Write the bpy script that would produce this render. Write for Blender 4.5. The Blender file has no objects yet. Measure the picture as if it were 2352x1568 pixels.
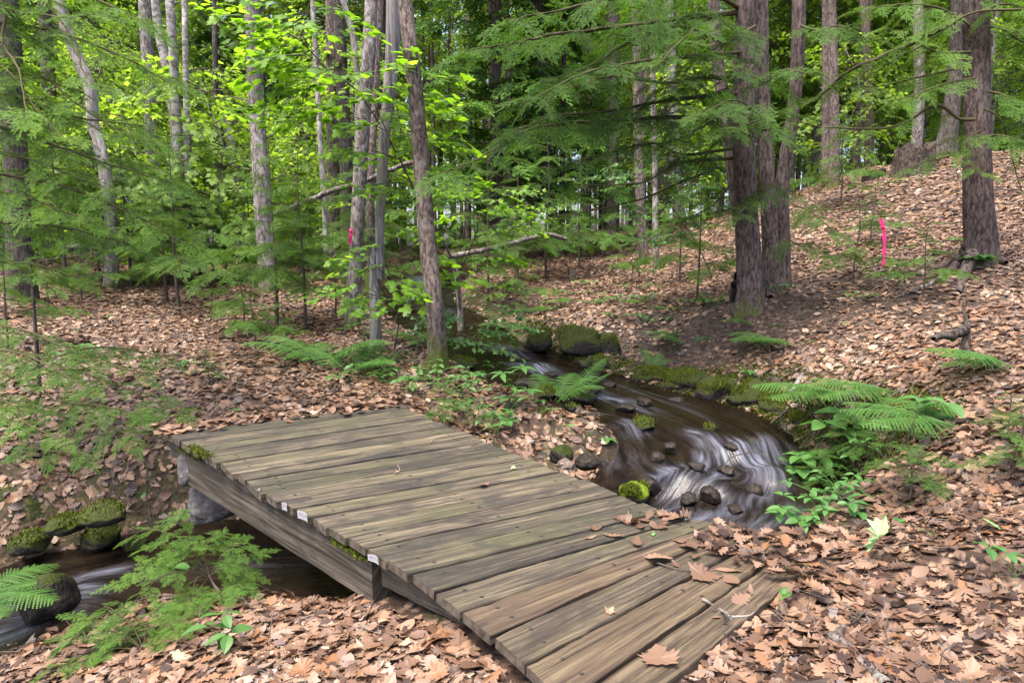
import bpy, math, random
import numpy as np
from mathutils import Matrix, Vector, Euler
rng = np.random.default_rng(11)
random.seed(11)
SC = bpy.context.scene
COL = SC.collection
# ------------------------------------------------------------------ camera model (pixels of a 2352 x 1568 view)
PITCH = math.radians(8); FPX = 1568.0; CAMZ = 1.5
cp, sp = math.cos(PITCH), math.sin(PITCH)
def ray(u, v):
    a = (u-1176)/FPX; b = -(v-784)/FPX
    return np.array([a, cp+b*sp, -sp+b*cp])
def PZ(u, v, z):
    d = ray(u, v); return np.array([0, 0, CAMZ]) + d*((z-CAMZ)/d[2])
def PY(u, v, y):
    d = ray(u, v); return np.array([0, 0, CAMZ]) + d*(y/d[1])
# ------------------------------------------------------------------ noise
def _h(ix, iy, s):
    n = np.sin(ix*127.1+iy*311.7+s*74.7)*43758.5453
    return n-np.floor(n)
def vnoise(x, y, s=0):
    ix, iy = np.floor(x), np.floor(y); fx, fy = x-ix, y-iy
    fx = fx*fx*(3-2*fx); fy = fy*fy*(3-2*fy)
    a = _h(ix, iy, s); b = _h(ix+1, iy, s); c = _h(ix, iy+1, s); d = _h(ix+1, iy+1, s)
    return (a*(1-fx)+b*fx)*(1-fy)+(c*(1-fx)+d*fx)*fy
def fbm(x, y, s=0, o=3):
    r = 0; a = .5
    for i in range(o):
        r = r+a*(vnoise(x, y, s+i)-.5); x = x*2.03; y = y*2.03; a *= .5
    return r
# ------------------------------------------------------------------ terrain
CT = []
def cz(u, v, z): p = PZ(u, v, z); CT.append((p[0], p[1], z))
def cy(u, v, y): p = PY(u, v, y); CT.append(tuple(p))
for u, v, z in [(1300,1600,-.02),(900,1420,-.12),(650,1540,-.12),(300,1550,-.2),(60,1540,-.36),(250,1408,-.42),(450,1352,-.36),(690,1362,-.28),(50,1475,-.5),(800,1385,-.13),(520,1420,-.26),(1900,1400,.03),(2300,1500,.1),(2340,1250,.26),
    (2050,1180,.1),(1850,1250,.03),(2300,1000,.45),(2100,950,.34),(2215,840,.62),(2245,600,1.32),(1960,1000,.12),
    (1730,690,.86),(1700,780,.43),(1850,850,.31),(1550,750,.5),(1400,720,.63),(1250,760,.4),(1550,832,.16),(1700,852,.19),(1830,905,.09),(1420,815,.17),(1900,960,.12),
    (300,730,.42),(500,850,.3),(250,660,.78),(45,690,.74),(420,640,.88),(615,672,.76),(800,752,.36),(1005,825,.12),(700,880,.22),(500,955,.24),(930,900,.16),
    (390,1010,.16),(100,1000,.06),(200,1130,-.2),(0,860,.36),(1150,960,-.02),(1250,940,-.08),(1160,1010,-.12),(0,1150,-.2),(1000,1000,.05),(870,800,.15),(560,760,.42),
    (1060,760,.25),(1000,1432,-.02),(1180,1580,0),(1090,1500,-.01),(900,640,.95),(0,620,1.12),(1100,640,.85),(1700,1400,.0)]:
    cz(u, v, z)
for u, v, y in [(1480,612,13.5),(1400,578,17),(1850,450,14.5),(2000,385,17),(2330,352,13.5),(2340,480,9.8),(2100,520,11),(2060,570,9.5),(2100,680,7.2),(1620,570,15),
    (1790,530,12.5),(1620,640,10.5),(2000,760,6.9),(2340,760,5.7),(2340,640,7.3),(1900,640,8.6),(1000,566,26),(1100,580,20)]:
    cy(u, v, y)
CT += [(20,20,4.1),(15,32,4.3),(30,40,4.6),(9,42,2.6),(8,26,2.5),(-10,20,1.2),(-20,30,1.45),(-10,40,1.45),(0,45,1.45),(-30,10,1.3),(-4,30,1.45),(-3,1,-.45),(3,1,.2),
       (0,-3,0),(-6,-3,-.3),(6,-3,.6),(8,3,1.1),(-7,5,.35),(-8,8,.7),(30,10,5),(12,8,2.8)]
CT = np.array(CT)
def _solve():
    n = len(CT); D = np.linalg.norm(CT[:, None, :2]-CT[None, :, :2], axis=2)
    A = np.zeros((n+3, n+3)); A[:n, :n] = D-np.eye(n)*.06
    A[:n, n] = 1; A[:n, n+1:] = CT[:, :2]; A[n:, :n] = A[:n, n:].T
    return np.linalg.solve(A, np.concatenate([CT[:, 2], [0, 0, 0]]))
WT = _solve()
def natural(x, y):
    xc = np.clip(x, -30, 30); yc = np.clip(y, -4, 45); out = np.empty(len(xc))
    for i in range(0, len(xc), 40000):
        s = slice(i, i+40000)
        D = np.hypot(xc[s, None]-CT[None, :, 0], yc[s, None]-CT[None, :, 1])
        out[s] = D@WT[:-3]+WT[-3]+WT[-2]*xc[s]+WT[-1]*yc[s]
    return out
# stream: centre points (x, y, water level, half width)
SP = []
for u, v, z, w in [(985,640,.72,.45),(962,690,.56,.5),(1010,735,.42,.5),(1090,783,.28,.5),(1180,825,.18,.52),(1290,872,.08,.56),(1440,925,-.01,.66),(1570,975,-.07,.76),(1640,1050,-.2,.76),(1670,1110,-.3,.72)]:
    p = PZ(u, v, z); SP.append((p[0], p[1], z, w))
SP = [(SP[0][0]-1.5, SP[0][1]+4, .95, .4)] + SP
SP += [(1.1,4.5,-.35,.65),(.2,4.2,-.38,.6),(-.7,4.12,-.4,.52),(-1.45,4.15,-.43,.47),(-2.1,4.13,-.46,.45),(-2.7,3.9,-.52,.45),(-3.3,3.55,-.58,.45),(-4.8,2.7,-.7,.55),(-7.5,1.4,-.9,.6)]
SP = np.array(SP)
def _cr(P, n=14):
    Q = np.vstack([2*P[0]-P[1], P, 2*P[-1]-P[-2]]); out = []
    for i in range(1, len(Q)-2):
        a, b, c, d = Q[i-1], Q[i], Q[i+1], Q[i+2]
        for k in range(n):
            t = k/n
            out.append(.5*((2*b)+(c-a)*t+(2*a-5*b+4*c-d)*t*t+(3*b-a-3*c+d)*t**3))
    out.append(P[-1]); return np.array(out)
SD = _cr(SP)
SDL = np.concatenate([[0], np.cumsum(np.linalg.norm(np.diff(SD[:, :2], axis=0), axis=1))])
def stream(x, y):
    """distance to the centre line, signed side, water level, half width, arc length"""
    n = len(x); res = np.empty((5, n)); A = SD[:-1, :2]; B = SD[1:, :2]; d = B-A; L2 = (d**2).sum(1)
    for i in range(0, n, 12000):
        s = slice(i, i+12000); px = x[s, None]; py = y[s, None]
        t = np.clip(((px-A[:, 0])*d[:, 0]+(py-A[:, 1])*d[:, 1])/L2, 0, 1)
        qx = A[:, 0]+t*d[:, 0]; qy = A[:, 1]+t*d[:, 1]; dd = (px-qx)**2+(py-qy)**2
        k = dd.argmin(1); r = np.arange(len(k)); tt = t[r, k]
        res[0, s] = np.sqrt(dd[r, k])
        res[1, s] = np.sign(d[k, 0]*(py[:, 0]-A[k, 1])-d[k, 1]*(px[:, 0]-A[k, 0]))
        res[2, s] = SD[k, 2]*(1-tt)+SD[k+1, 2]*tt
        res[3, s] = SD[k, 3]*(1-tt)+SD[k+1, 3]*tt
        res[4, s] = SDL[k]*(1-tt)+SDL[k+1]*tt
    return res
def sstep(a, b, x):
    t = np.clip((x-a)/(b-a), 0, 1); return t*t*(3-2*t)
SPIT = []; SR = -1.
for u, v, z, r_, h_ in [(1330,1035,-.25,.3,.05),(1290,1060,-.27,.26,.06),(1375,1055,-.27,.2,.04),(1270,1010,-.22,.25,.04),(1350,1000,-.22,.2,.02)]:
    p = PZ(u, v, z); SPIT.append((p[0], p[1], r_, h_))
def terrain(x, y, full=False):
    x = np.asarray(x, float); y = np.asarray(y, float)
    z = natural(x, y)
    near = np.exp(-(x*x+y*y)/900)
    z = z+near*(fbm(x*1.3, y*1.3, 3)*.12+fbm(x*5, y*5, 8)*.035)
    d, side, wl, hw, s = stream(x, y)
    hw = hw*(1+.35*(vnoise(s*1.7, side*3+7, 5)-.5))
    z = np.maximum(z, np.where(d < 6, wl+.06, -9))
    bw = np.where(side*SR > 0, .4, .5)+.25*(vnoise(s*2.3, side*2, 9)-.5)
    k = sstep(0, 1, (d-hw)/bw)
    z = z+np.where(side*SR > 0, 1, .35)*np.exp(-((d-hw-.5)/.5)**2)*np.exp(-((y-7)/6)**2)*(fbm(x*2.6, y*2.6, 71)*.26+fbm(x*7, y*7, 73)*.14)
    bed = wl-.05-.16*np.sqrt(np.clip(1-(d/np.maximum(hw, .01))**2, 0, 1))
    z2 = np.where(d < hw, bed, (wl-.05)*(1-k)+z*k)
    for mx, my, mr, mh in SPIT: z2 = np.maximum(z2, wl-.12+(mh+.12)*np.exp(-(((x-mx)**2+(y-my)**2)/mr**2)**2))
    far = np.hypot(x, y) > 26
    z2 = np.where(far, z, z2)
    if full: return z2, d, side, wl, hw, s
    return z2
def T1(x, y): return float(terrain(np.array([x]), np.array([y]))[0])
def PG(u, v):
    d = ray(u, v); t = np.concatenate([np.arange(.8, 12, .04), np.arange(12, 60, .15)])
    P = np.array([0, 0, CAMZ])+t[:, None]*d
    g = terrain(P[:, 0], P[:, 1]); k = np.argmax(P[:, 2] < g)
    if P[k, 2] >= g[k]: k = len(t)-1
    return P[k]*1.0
# ------------------------------------------------------------------ mesh buffers
class Buf:
    def __init__(s): s.V = []; s.F = []; s.M = []; s.A = []; s.S = []; s.n = 0; s.UV = []
    def add(s, V, F, mat=0, rnd=.5, smooth=False):
        V = np.asarray(V, float); F = np.asarray(F, np.int64)
        s.V.append(V); s.F.append(F+s.n); s.n += len(V)
        s.M.append(np.broadcast_to(np.asarray(mat, np.int32), (len(F),)))
        s.A.append(np.broadcast_to(np.asarray(rnd, float), (len(V),)))
        s.S.append(np.full(len(F), smooth))
    def addbuf(s, parts, V, rnd):
        """parts: (F, mat, smooth) list sharing the vertex array V"""
        s.V.append(V); s.A.append(rnd)
        for F, m, sm in parts:
            s.F.append(F+s.n); s.M.append(np.broadcast_to(np.asarray(m, np.int32), (len(F),))); s.S.append(np.full(len(F), sm))
        s.n += len(V)
    def mesh(s, name, mats, origin=(0, 0, 0), extra=None, uv=None):
        V = np.concatenate(s.V)-np.asarray(origin, float)
        me = bpy.data.meshes.new(name); me.vertices.add(len(V)); me.vertices.foreach_set('co', V.astype(np.float32).ravel())
        li = np.concatenate([f.ravel() for f in s.F]); tot = np.concatenate([np.full(len(f), f.shape[1]) for f in s.F])
        st = np.concatenate([[0], np.cumsum(tot)[:-1]])
        me.loops.add(len(li)); me.loops.foreach_set('vertex_index', li.astype(np.int32))
        me.polygons.add(len(tot)); me.polygons.foreach_set('loop_start', st.astype(np.int32))
        me.polygons.foreach_set('material_index', np.concatenate(s.M).astype(np.int32))
        me.polygons.foreach_set('use_smooth', np.concatenate(s.S))
        at = me.attributes.new('rnd', 'FLOAT', 'POINT'); at.data.foreach_set('value', np.concatenate(s.A).astype(np.float32))
        for k, v in (extra or {}).items():
            a = me.attributes.new(k, 'FLOAT', 'POINT'); a.data.foreach_set('value', np.asarray(v, np.float32))
        if uv is not None:
            l = me.uv_layers.new(name='UVMap'); l.data.foreach_set('uv', np.asarray(uv, np.float32)[li].ravel())
        for m in mats: me.materials.append(m)
        me.update(calc_edges=True)
        return me
    def build(s, name, mats, parent=None, origin=(0, 0, 0), **k):
        if not isinstance(mats, (list, tuple)): mats = [mats]
        return link(name, s.mesh(name, mats, origin, **k), parent, origin)
def link(name, me, parent=None, loc=(0, 0, 0)):
    o = bpy.data.objects.new(name, me); COL.objects.link(o)
    if parent is not None:
        o.parent = parent; o.location = Vector(loc)-parent.location
    else: o.location = loc
    return o
def tag(o, label, cat, group=None):
    o['label'] = label; o['category'] = cat
    if group: o['group'] = group
    return o
def thing(name, label, cat, loc=(0, 0, 0), group=None):
    o = bpy.data.objects.new(name, None); COL.objects.link(o); o.location = loc; o.empty_display_size = .1
    return tag(o, label, cat, group)
def dup(root, loc, rz=0, sc=1, label=None, group=None):
    r = root.copy(); COL.objects.link(r); r.location = loc; r.rotation_euler = (0, 0, rz); r.scale = (sc, sc, sc)
    if label: r['label'] = label
    if group: r['group'] = group
    for ch in list(root.children):
        c = ch.copy(); COL.objects.link(c); c.parent = r
        for g in list(ch.children):
            d = g.copy(); COL.objects.link(d); d.parent = c
    return r
def norm(v): return v/np.maximum(np.linalg.norm(v, axis=-1, keepdims=True), 1e-9)
def frames(P):
    T = norm(np.gradient(P, axis=0)); m = T.mean(0)
    ref = np.array([1., 0, 0]) if abs(m[2]) > .7*np.linalg.norm(m) else np.array([0, 0, 1.])
    X = norm(np.cross(np.cross(T, ref), T)); Y = np.cross(T, X); return T, X, Y
def tube(P, R, n=8, cap=True, rad=None):
    """P (k,3), R (k,), rad(k,n) multiplies the radius"""
    P = np.asarray(P, float); R = np.asarray(R, float); T, X, Y = frames(P); k = len(P)
    a = np.arange(n)*2*np.pi/n
    rr = R[:, None]*(1 if rad is None else rad)
    V = P[:, None]+rr[..., None]*(np.cos(a)[None, :, None]*X[:, None]+np.sin(a)[None, :, None]*Y[:, None])
    i = np.arange(k-1)[:, None]*n; j = np.arange(n); j2 = (j+1) % n
    F = np.stack([i+j, i+j2, i+n+j2, i+n+j], -1).reshape(-1, 4)
    V = V.reshape(-1, 3)
    return V, F
def spline(P, n=8): return _cr(np.asarray(P, float), n)
def rotz(a): c, s = math.cos(a), math.sin(a); return np.array([[c, -s, 0], [s, c, 0], [0, 0, 1.]])
def rotx(a): c, s = math.cos(a), math.sin(a); return np.array([[1, 0, 0], [0, c, -s], [0, s, c]])
def roty(a): c, s = math.cos(a), math.sin(a); return np.array([[c, 0, s], [0, 1, 0], [-s, 0, c]])
# ------------------------------------------------------------------ materials
def mat(name):
    m = bpy.data.materials.new(name); m.use_nodes = True; nt = m.node_tree; nt.nodes.clear()
    return m, nt, nt.nodes, nt.links
def N(nt, t, **k):
    n = nt.nodes.new(t)
    for a, b in k.items():
        if a in n.inputs: n.inputs[a].default_value = b
        else: setattr(n, a, b)
    return n
def ramp(nt, fac, stops, interp='LINEAR'):
    r = nt.nodes.new('ShaderNodeValToRGB'); e = r.color_ramp.elements; r.color_ramp.interpolation = interp
    while len(e) < len(stops): e.new(.5)
    for x, (p, c) in zip(e, stops): x.position = p; x.color = (*c, 1) if len(c) == 3 else c
    nt.links.new(fac, r.inputs[0]); return r.outputs[0]
def mix(nt, f, a, b, mode='MIX'):
    m = nt.nodes.new('ShaderNodeMix'); m.data_type = 'RGBA'; m.blend_type = mode
    for s, v in ((m.inputs[0], f), (m.inputs[6], a), (m.inputs[7], b)):
        if hasattr(v, 'is_linked'): nt.links.new(v, s)
        else: s.default_value = v if not isinstance(v, tuple) else (*v, 1)
    return m.outputs[2]
def math_(nt, op, a, b=None, clamp=False):
    m = nt.nodes.new('ShaderNodeMath'); m.operation = op; m.use_clamp = clamp
    for s, v in ((m.inputs[0], a), (m.inputs[1], b)):
        if v is None: continue
        if hasattr(v, 'is_linked'): nt.links.new(v, s)
        else: s.default_value = v
    return m.outputs[0]
def attr(nt, name): n = nt.nodes.new('ShaderNodeAttribute'); n.attribute_name = name; return n.outputs['Fac']
def noise(nt, vec, scale, detail=4, rough=.55, dist=0):
    n = N(nt, 'ShaderNodeTexNoise', Scale=scale, Detail=detail, Roughness=rough, Distortion=dist)
    if vec is not None: nt.links.new(vec, n.inputs['Vector'])
    return n.outputs['Fac']
def mapping(nt, vec, sc):
    m = nt.nodes.new('ShaderNodeMapping'); m.inputs['Scale'].default_value = sc; nt.links.new(vec, m.inputs['Vector']); return m.outputs[0]
def principled(nt, col, rough=.8, spec=.3, bump=None, bstr=.3, bdist=.01):
    p = nt.nodes.new('ShaderNodeBsdfPrincipled'); o = nt.nodes.new('ShaderNodeOutputMaterial')
    if hasattr(col, 'is_linked'): nt.links.new(col, p.inputs['Base Color'])
    else: p.inputs['Base Color'].default_value = (*col, 1)
    if hasattr(rough, 'is_linked'): nt.links.new(rough, p.inputs['Roughness'])
    else: p.inputs['Roughness'].default_value = rough
    p.inputs['Specular IOR Level'].default_value = spec
    if bump is not None:
        b = N(nt, 'ShaderNodeBump', Strength=bstr, Distance=bdist); nt.links.new(bump, b.inputs['Height']); nt.links.new(b.outputs[0], p.inputs['Normal'])
    nt.links.new(p.outputs[0], o.inputs[0]); return p, o
def leafmat(name, stops, tstops, trans=.45, spec=.3, rough=.5):
    m, nt, ns, ls = mat(name); r = attr(nt, 'rnd')
    p, o = principled(nt, ramp(nt, r, stops), rough, spec)
    t = ns.new('ShaderNodeBsdfTranslucent'); ls.new(ramp(nt, r, tstops), t.inputs[0])
    x = ns.new('ShaderNodeMixShader'); x.inputs[0].default_value = trans
    ls.new(p.outputs[0], x.inputs[1]); ls.new(t.outputs[0], x.inputs[2]); ls.new(x.outputs[0], o.inputs[0]); return m
HEM = leafmat('hemlock_needles', [(0, (.02,.052,.013)), (.5, (.043,.1,.019)), (1, (.105,.205,.032))], [(0, (.03,.08,.012)), (.6, (.09,.21,.022)), (1, (.19,.35,.03))], .35, .08, .6)
MAP = leafmat('maple_leaf_green', [(0, (.055,.12,.012)), (.6, (.09,.18,.016)), (1, (.14,.25,.025))], [(0, (.16,.33,.01)), (.6, (.26,.5,.016)), (1, (.38,.64,.035))], .52, .3, .45)
BGL = leafmat('broadleaf_green', [(0, (.05,.1,.014)), (.5, (.095,.17,.02)), (1, (.16,.25,.035))], [(0, (.13,.24,.014)), (.5, (.27,.46,.025)), (1, (.45,.66,.06))], .55, .3, .5)
FERN = leafmat('fern_green', [(0, (0.029,0.079,0.014)), (.5, (0.050,0.122,0.022)), (1, (0.079,0.173,0.029))], [(0, (0.043,0.130,0.014)), (.5, (0.072,0.202,0.022)), (1, (0.115,0.259,0.036))], .4, .3, .5)
PLANT = leafmat('herb_leaf_green', [(0, (0.029,0.086,0.022)), (.5, (0.054,0.137,0.032)), (1, (0.086,0.180,0.043))], [(0, (0.043,0.144,0.022)), (.5, (0.072,0.216,0.029)), (1, (0.130,0.302,0.043))], .38, .35, .45)
LIT = leafmat('dry_leaf', [(0, (0.016,0.009,0.007)), (.2, (0.044,0.023,0.015)), (.38, (0.092,0.052,0.033)), (.54, (0.145,0.087,0.057)), (.68, (0.202,0.129,0.086)), (.8, (0.158,0.074,0.033)), (.89, (0.110,0.084,0.078)), (1, (0.290,0.217,0.156))],
              [(0, (.03,.012,.006)), (.5, (.16,.08,.04)), (1, (.22,.12,.06))], .12, .35, .5)
m, nt, ns, ls = mat('twig_bark'); tc = ns.new('ShaderNodeTexCoord').outputs['Object']
principled(nt, ramp(nt, noise(nt, tc, 9), [(.3, (.03,.023,.019)), (.7, (.09,.074,.062))]), .9, .2); TWIG = m
m, nt, ns, ls = mat('hemlock_twig'); principled(nt, (.05, .045, .02), .8, .15); HTW = m
m, nt, ns, ls = mat('dead_twig'); tc = ns.new('ShaderNodeTexCoord').outputs['Object']
principled(nt, ramp(nt, noise(nt, tc, 14), [(.3, (.06,.045,.036)), (.7, (.19,.16,.135))]), .85, .2); DEAD = m
def barkmat(name, dark, mid, light, lich=.5, lichcol=(.5,.52,.47), scale=1., moss=.3, strip=5., horiz=False, bstr=.8, k=.66):
    dark, mid, light, lichcol = [tuple(x*k for x in c) for c in (dark, mid, light, lichcol)]
    m, nt, ns, ls = mat(name); tc = ns.new('ShaderNodeTexCoord').outputs['Object']
    st = mapping(nt, tc, (16*scale, 16*scale, strip*scale) if not horiz else (6*scale, 6*scale, 11*scale))
    f = noise(nt, st, 2.2, 7, .66, .7)
    c = ramp(nt, f, [(.4, dark), (.5, mid), (.6, light)])
    big = noise(nt, mapping(nt, tc, (3, 3, 1.1)), 1.3, 3)
    c = mix(nt, math_(nt, 'MULTIPLY', big, .55), c, tuple(x*.45 for x in mid), 'MIX')
    li = noise(nt, mapping(nt, tc, (7, 7, 4.5)), 1.5, 5, .65)
    c = mix(nt, ramp(nt, li, [(.62-.2*lich, (0,0,0)), (.7-.12*lich, (lich,)*3)]), c, lichcol)
    if moss is not None and moss:
        z = N(nt, 'ShaderNodeSeparateXYZ'); ls.new(tc, z.inputs[0])
        h = math_(nt, 'SUBTRACT', moss, z.outputs[2]); h = math_(nt, 'MULTIPLY', h, 2.2)
        h = math_(nt, 'ADD', h, math_(nt, 'MULTIPLY', math_(nt, 'SUBTRACT', noise(nt, tc, 7, 4), .5), 1.5))
        h = math_(nt, 'MULTIPLY', h, 1.3, True)
        c = mix(nt, h, c, mix(nt, noise(nt, tc, 40, 2), (.03,.045,.008), (.11,.13,.02)))
    b = math_(nt, 'ADD', f, math_(nt, 'MULTIPLY', noise(nt, tc, 60*scale, 3), .25))
    principled(nt, c, .9, .2, b, bstr, .03); return m
B_GREY = barkmat('grey_furrowed_bark', (.06,.046,.042), (.2,.165,.152), (.42,.37,.35), .55, (.48,.48,.46))
B_BROWN = barkmat('brown_furrowed_bark', (.045,.032,.028), (.16,.12,.105), (.31,.245,.22), .3, (.4,.38,.36), moss=.35)
B_HEM = barkmat('hemlock_bark', (.04,.028,.026), (.135,.1,.092), (.25,.195,.18), .18, (.3,.28,.26), strip=4.2, scale=1.1, moss=.12)
B_BIRCH = barkmat('pale_birch_bark', (.1,.085,.075), (.34,.31,.285), (.56,.53,.5), .5, (.5,.54,.48), horiz=True, scale=.6, bstr=.35)
B_PALE = barkmat('pale_smooth_bark', (.14,.115,.105), (.3,.265,.245), (.45,.41,.385), .5, (.55,.55,.53), scale=.6, bstr=.3)
B_DARK = barkmat('dark_bark', (.03,.024,.022), (.085,.068,.06), (.17,.145,.13), .25, (.3,.3,.27), moss=.15)
B_SNAG = barkmat('weathered_grey_wood', (.09,.078,.08), (.25,.225,.225), (.4,.37,.37), .15, (.5,.48,.48), strip=1., scale=.8, moss=.15, bstr=.4)
BARK = dict(grey=B_GREY, brown=B_BROWN, hem=B_HEM, birch=B_BIRCH, pale=B_PALE, dark=B_DARK, snag=B_SNAG)
SUN, SKY, EXPO = 1.5, .15, 2.35
# ------------------------------------------------------------------ ground sheet
def ground():
    th = np.radians(np.concatenate([np.linspace(-52, 52, 330), np.linspace(52, 308, 64)[1:-1]]))
    r = [.35]
    while r[-1] < 20: r.append(r[-1]+max(.035, .0105*r[-1]))
    while r[-1] < 420: r.append(r[-1]*1.09)
    r = np.array(r); nr, nt_ = len(r), len(th)
    X = (r[:, None]*np.sin(th)).ravel(); Y = (r[:, None]*np.cos(th)).ravel()
    z, d, side, wl, hw, s = terrain(X, Y, True)
    # keep the earth below the deck
    i = np.arange(nr-1)[:, None]*nt_; j = np.arange(nt_); j2 = (j+1) % nt_
    F = np.stack([i+j, i+j2, i+nt_+j2, i+nt_+j], -1).reshape(-1, 4)
    bank = (d-hw)
    n1 = fbm(X*1.7, Y*1.7, 21)*2; n2 = fbm(X*6, Y*6, 31)*2
    right = side*SIDE_R
    moss = np.clip(1.45-bank/.5+n1*1.6+n2, 0, 1)*np.clip(bank*9+.1, 0, 1)*np.where(right > 0, 1, .45)
    moss = moss*np.where((Y > 2.5) & (Y < 12), 1, 0)
    # bare dark soil under the twin hemlock on the cut bank, and mud at the water's edge
    c1 = PG(1610, 760); c2 = PG(1850, 690)
    soil = np.clip(1.25-np.hypot((X-c1[0])/1.5, (Y-c1[1])/.9)+n1*.9, 0, 1)
    soil = np.maximum(soil, .9*np.clip(1.2-np.hypot((X-c2[0])/1.5, (Y-c2[1])/.8)+n1, 0, 1)); c3 = PG(2090, 700); soil = np.maximum(soil, .8*np.clip(1.1-np.hypot((X-c3[0])/1.1, (Y-c3[1])/.5)+n1, 0, 1))
    soil = np.maximum(soil, np.clip(1-bank/.22+n2, 0, 1))
    b = Buf(); b.add(np.stack([X, Y, z], -1), F, 0, .5, True)
    hub = len(X); V = np.array([[0, 0, T1(0, 0)]]); 
    b.V.append(V); b.A.append(np.array([.5])); b.F.append(np.stack([np.full(nt_, hub), j2, j], -1)); b.M.append(np.zeros(nt_, np.int32)); b.S.append(np.full(nt_, True)); b.n += 1
    o = b.build('ground', GROUND, extra={'moss': np.append(moss, 0), 'soil': np.append(soil, 0), 'bed': np.append((d < hw+.02)*1., 0)})
    o['kind'] = 'structure'; return o
m, nt, ns, ls = mat('leaf_mulch_ground'); GROUND = m
tc = ns.new('ShaderNodeTexCoord').outputs['Object']
vo = N(nt, 'ShaderNodeTexVoronoi', Scale=17.); vo.inputs['Randomness'].default_value = 1
dm = ns.new('ShaderNodeVectorMath'); dm.operation = 'MULTIPLY_ADD'; nz = N(nt, 'ShaderNodeTexNoise', Scale=22., Detail=3.); ls.new(tc, nz.inputs['Vector'])
ls.new(nz.outputs['Color'], dm.inputs[0]); dm.inputs[1].default_value = (.09, .09, .02); ls.new(tc, dm.inputs[2]); ls.new(dm.outputs[0], vo.inputs['Vector'])
sep = N(nt, 'ShaderNodeSeparateColor'); ls.new(vo.outputs['Color'], sep.inputs[0])
c = ramp(nt, sep.outputs[0], [(0, (.02,.011,.008)), (.25, (.06,.034,.023)), (.5, (.12,.073,.05)), (.75, (.19,.122,.088)), (1, (.23,.16,.12))])
c = mix(nt, ramp(nt, vo.outputs['Distance'], [(.3, (0,0,0)), (.62, (1,1,1))]), c, (.025,.015,.01))
c = mix(nt, math_(nt, 'MULTIPLY', ramp(nt, noise(nt, tc, 1.1, 4), [(.42, (0,0,0)), (.66, (1,1,1))]), .55), c, (.055,.034,.024))
sv = N(nt, 'ShaderNodeTexVoronoi', Scale=26.); ls.new(dm.outputs[0], sv.inputs['Vector']); ss = N(nt, 'ShaderNodeSeparateColor'); ls.new(sv.outputs['Color'], ss.inputs[0])
soilc = ramp(nt, math_(nt, 'ADD', math_(nt, 'MULTIPLY', noise(nt, tc, 30, 6, .7), .75), math_(nt, 'MULTIPLY', ss.outputs[0], .25)), [(.32, (.007,.005,.004)), (.52, (.026,.018,.014)), (.68, (.075,.05,.037)), (.78, (.15,.095,.065))])
c = mix(nt, attr(nt, 'soil'), c, soilc)
mossc = ramp(nt, noise(nt, tc, 34, 5, .7), [(.32, (.007,.009,.003)), (.52, (.024,.033,.005)), (.72, (.075,.09,.011))])
c = mix(nt, math_(nt, 'MULTIPLY', attr(nt, 'moss'), ramp(nt, noise(nt, tc, 9, 4), [(.3, (0,0,0)), (.5, (1,1,1))])), c, mossc)
bedc = ramp(nt, noise(nt, tc, 16, 4), [(.35, (.012,.008,.005)), (.6, (.03,.019,.01)), (.72, (.06,.04,.024))])
c = mix(nt, attr(nt, 'bed'), c, bedc)
bm = math_(nt, 'ADD', sep.outputs[1], math_(nt, 'MULTIPLY', noise(nt, tc, 45, 4), .8))
principled(nt, c, .85, .25, bm, .7, .02)
SIDE_R = -1.0
q = terrain(np.array([3.]), np.array([7.]), True); SIDE_R = float(q[2][0])
q = terrain(np.array([2.2]), np.array([7.2]), True)
ground()
# ------------------------------------------------------------------ water
FOAM = []   # (x, y, radius along, radius across, strength) of the white water
HUMP = []   # submerged stones: x, y, radius, height
def wl_at(x, y): return stream(np.array([x]), np.array([y]))
def PW(u, v, z0=-.2):
    z = z0
    for _ in range(6):
        p = PZ(u, v, z); z = float(wl_at(p[0], p[1])[2][0])
    return PZ(u, v, z)
for u, v, ra, rc, a in [(975,690,.5,.4,1.1),(1010,735,.4,.3,.7),(1160,808,.5,.3,1.0),(1190,840,.45,.22,.75),(1235,850,.5,.28,1.0),(1310,878,.45,.14,.6),(1340,898,.4,.13,.95),(1385,905,.5,.15,.8),(1420,920,.45,.1,.6),
    (1470,925,.55,.08,.55),(1540,925,.5,.07,.55),(1370,868,.5,.08,.7),(1500,905,.5,.06,.4),(1590,945,.5,.07,.3),(1440,1000,.28,.16,.6),(1450,1015,.22,.1,.7),(1590,1010,.25,.12,.8),(1640,1035,.35,.1,.85),(1610,1052,.3,.1,.8),
    (1700,1045,.3,.14,1.0),(1655,1048,.3,.12,.9),(1760,1030,.3,.2,.95),(1790,1060,.3,.16,.9),(1730,1068,.3,.2,1.1),(1560,1085,.25,.12,1.0),(1540,1105,.3,.2,.95),(1600,1110,.35,.18,.8),(1650,1100,.3,.12,.7),
    (1770,1100,.3,.2,.8),(1750,1140,.35,.18,.95),(1690,1160,.3,.2,.9),(1570,1150,.3,.15,.8),(1620,1180,.4,.2,.75),(1800,1170,.35,.2,1.0),(1740,1190,.4,.25,.9),(1540,1165,.3,.12,.8),(1500,1135,.25,.1,.5),(1420,1080,.25,.1,.4),
    (150,1385,.35,.25,1.05),(215,1360,.3,.25,1.0),(250,1330,.3,.2,.9),(110,1350,.4,.2,.6),(60,1430,.35,.25,1.1),(10,1450,.3,.25,1.2),(330,1325,.3,.12,.4),(560,1290,.4,.12,.25),(650,1300,.4,.1,.22)]:
    p = PW(u, v, -.6 if u < 700 else -.2); FOAM.append((p[0], p[1], ra*.9, rc*.62, a*.92))
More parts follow.
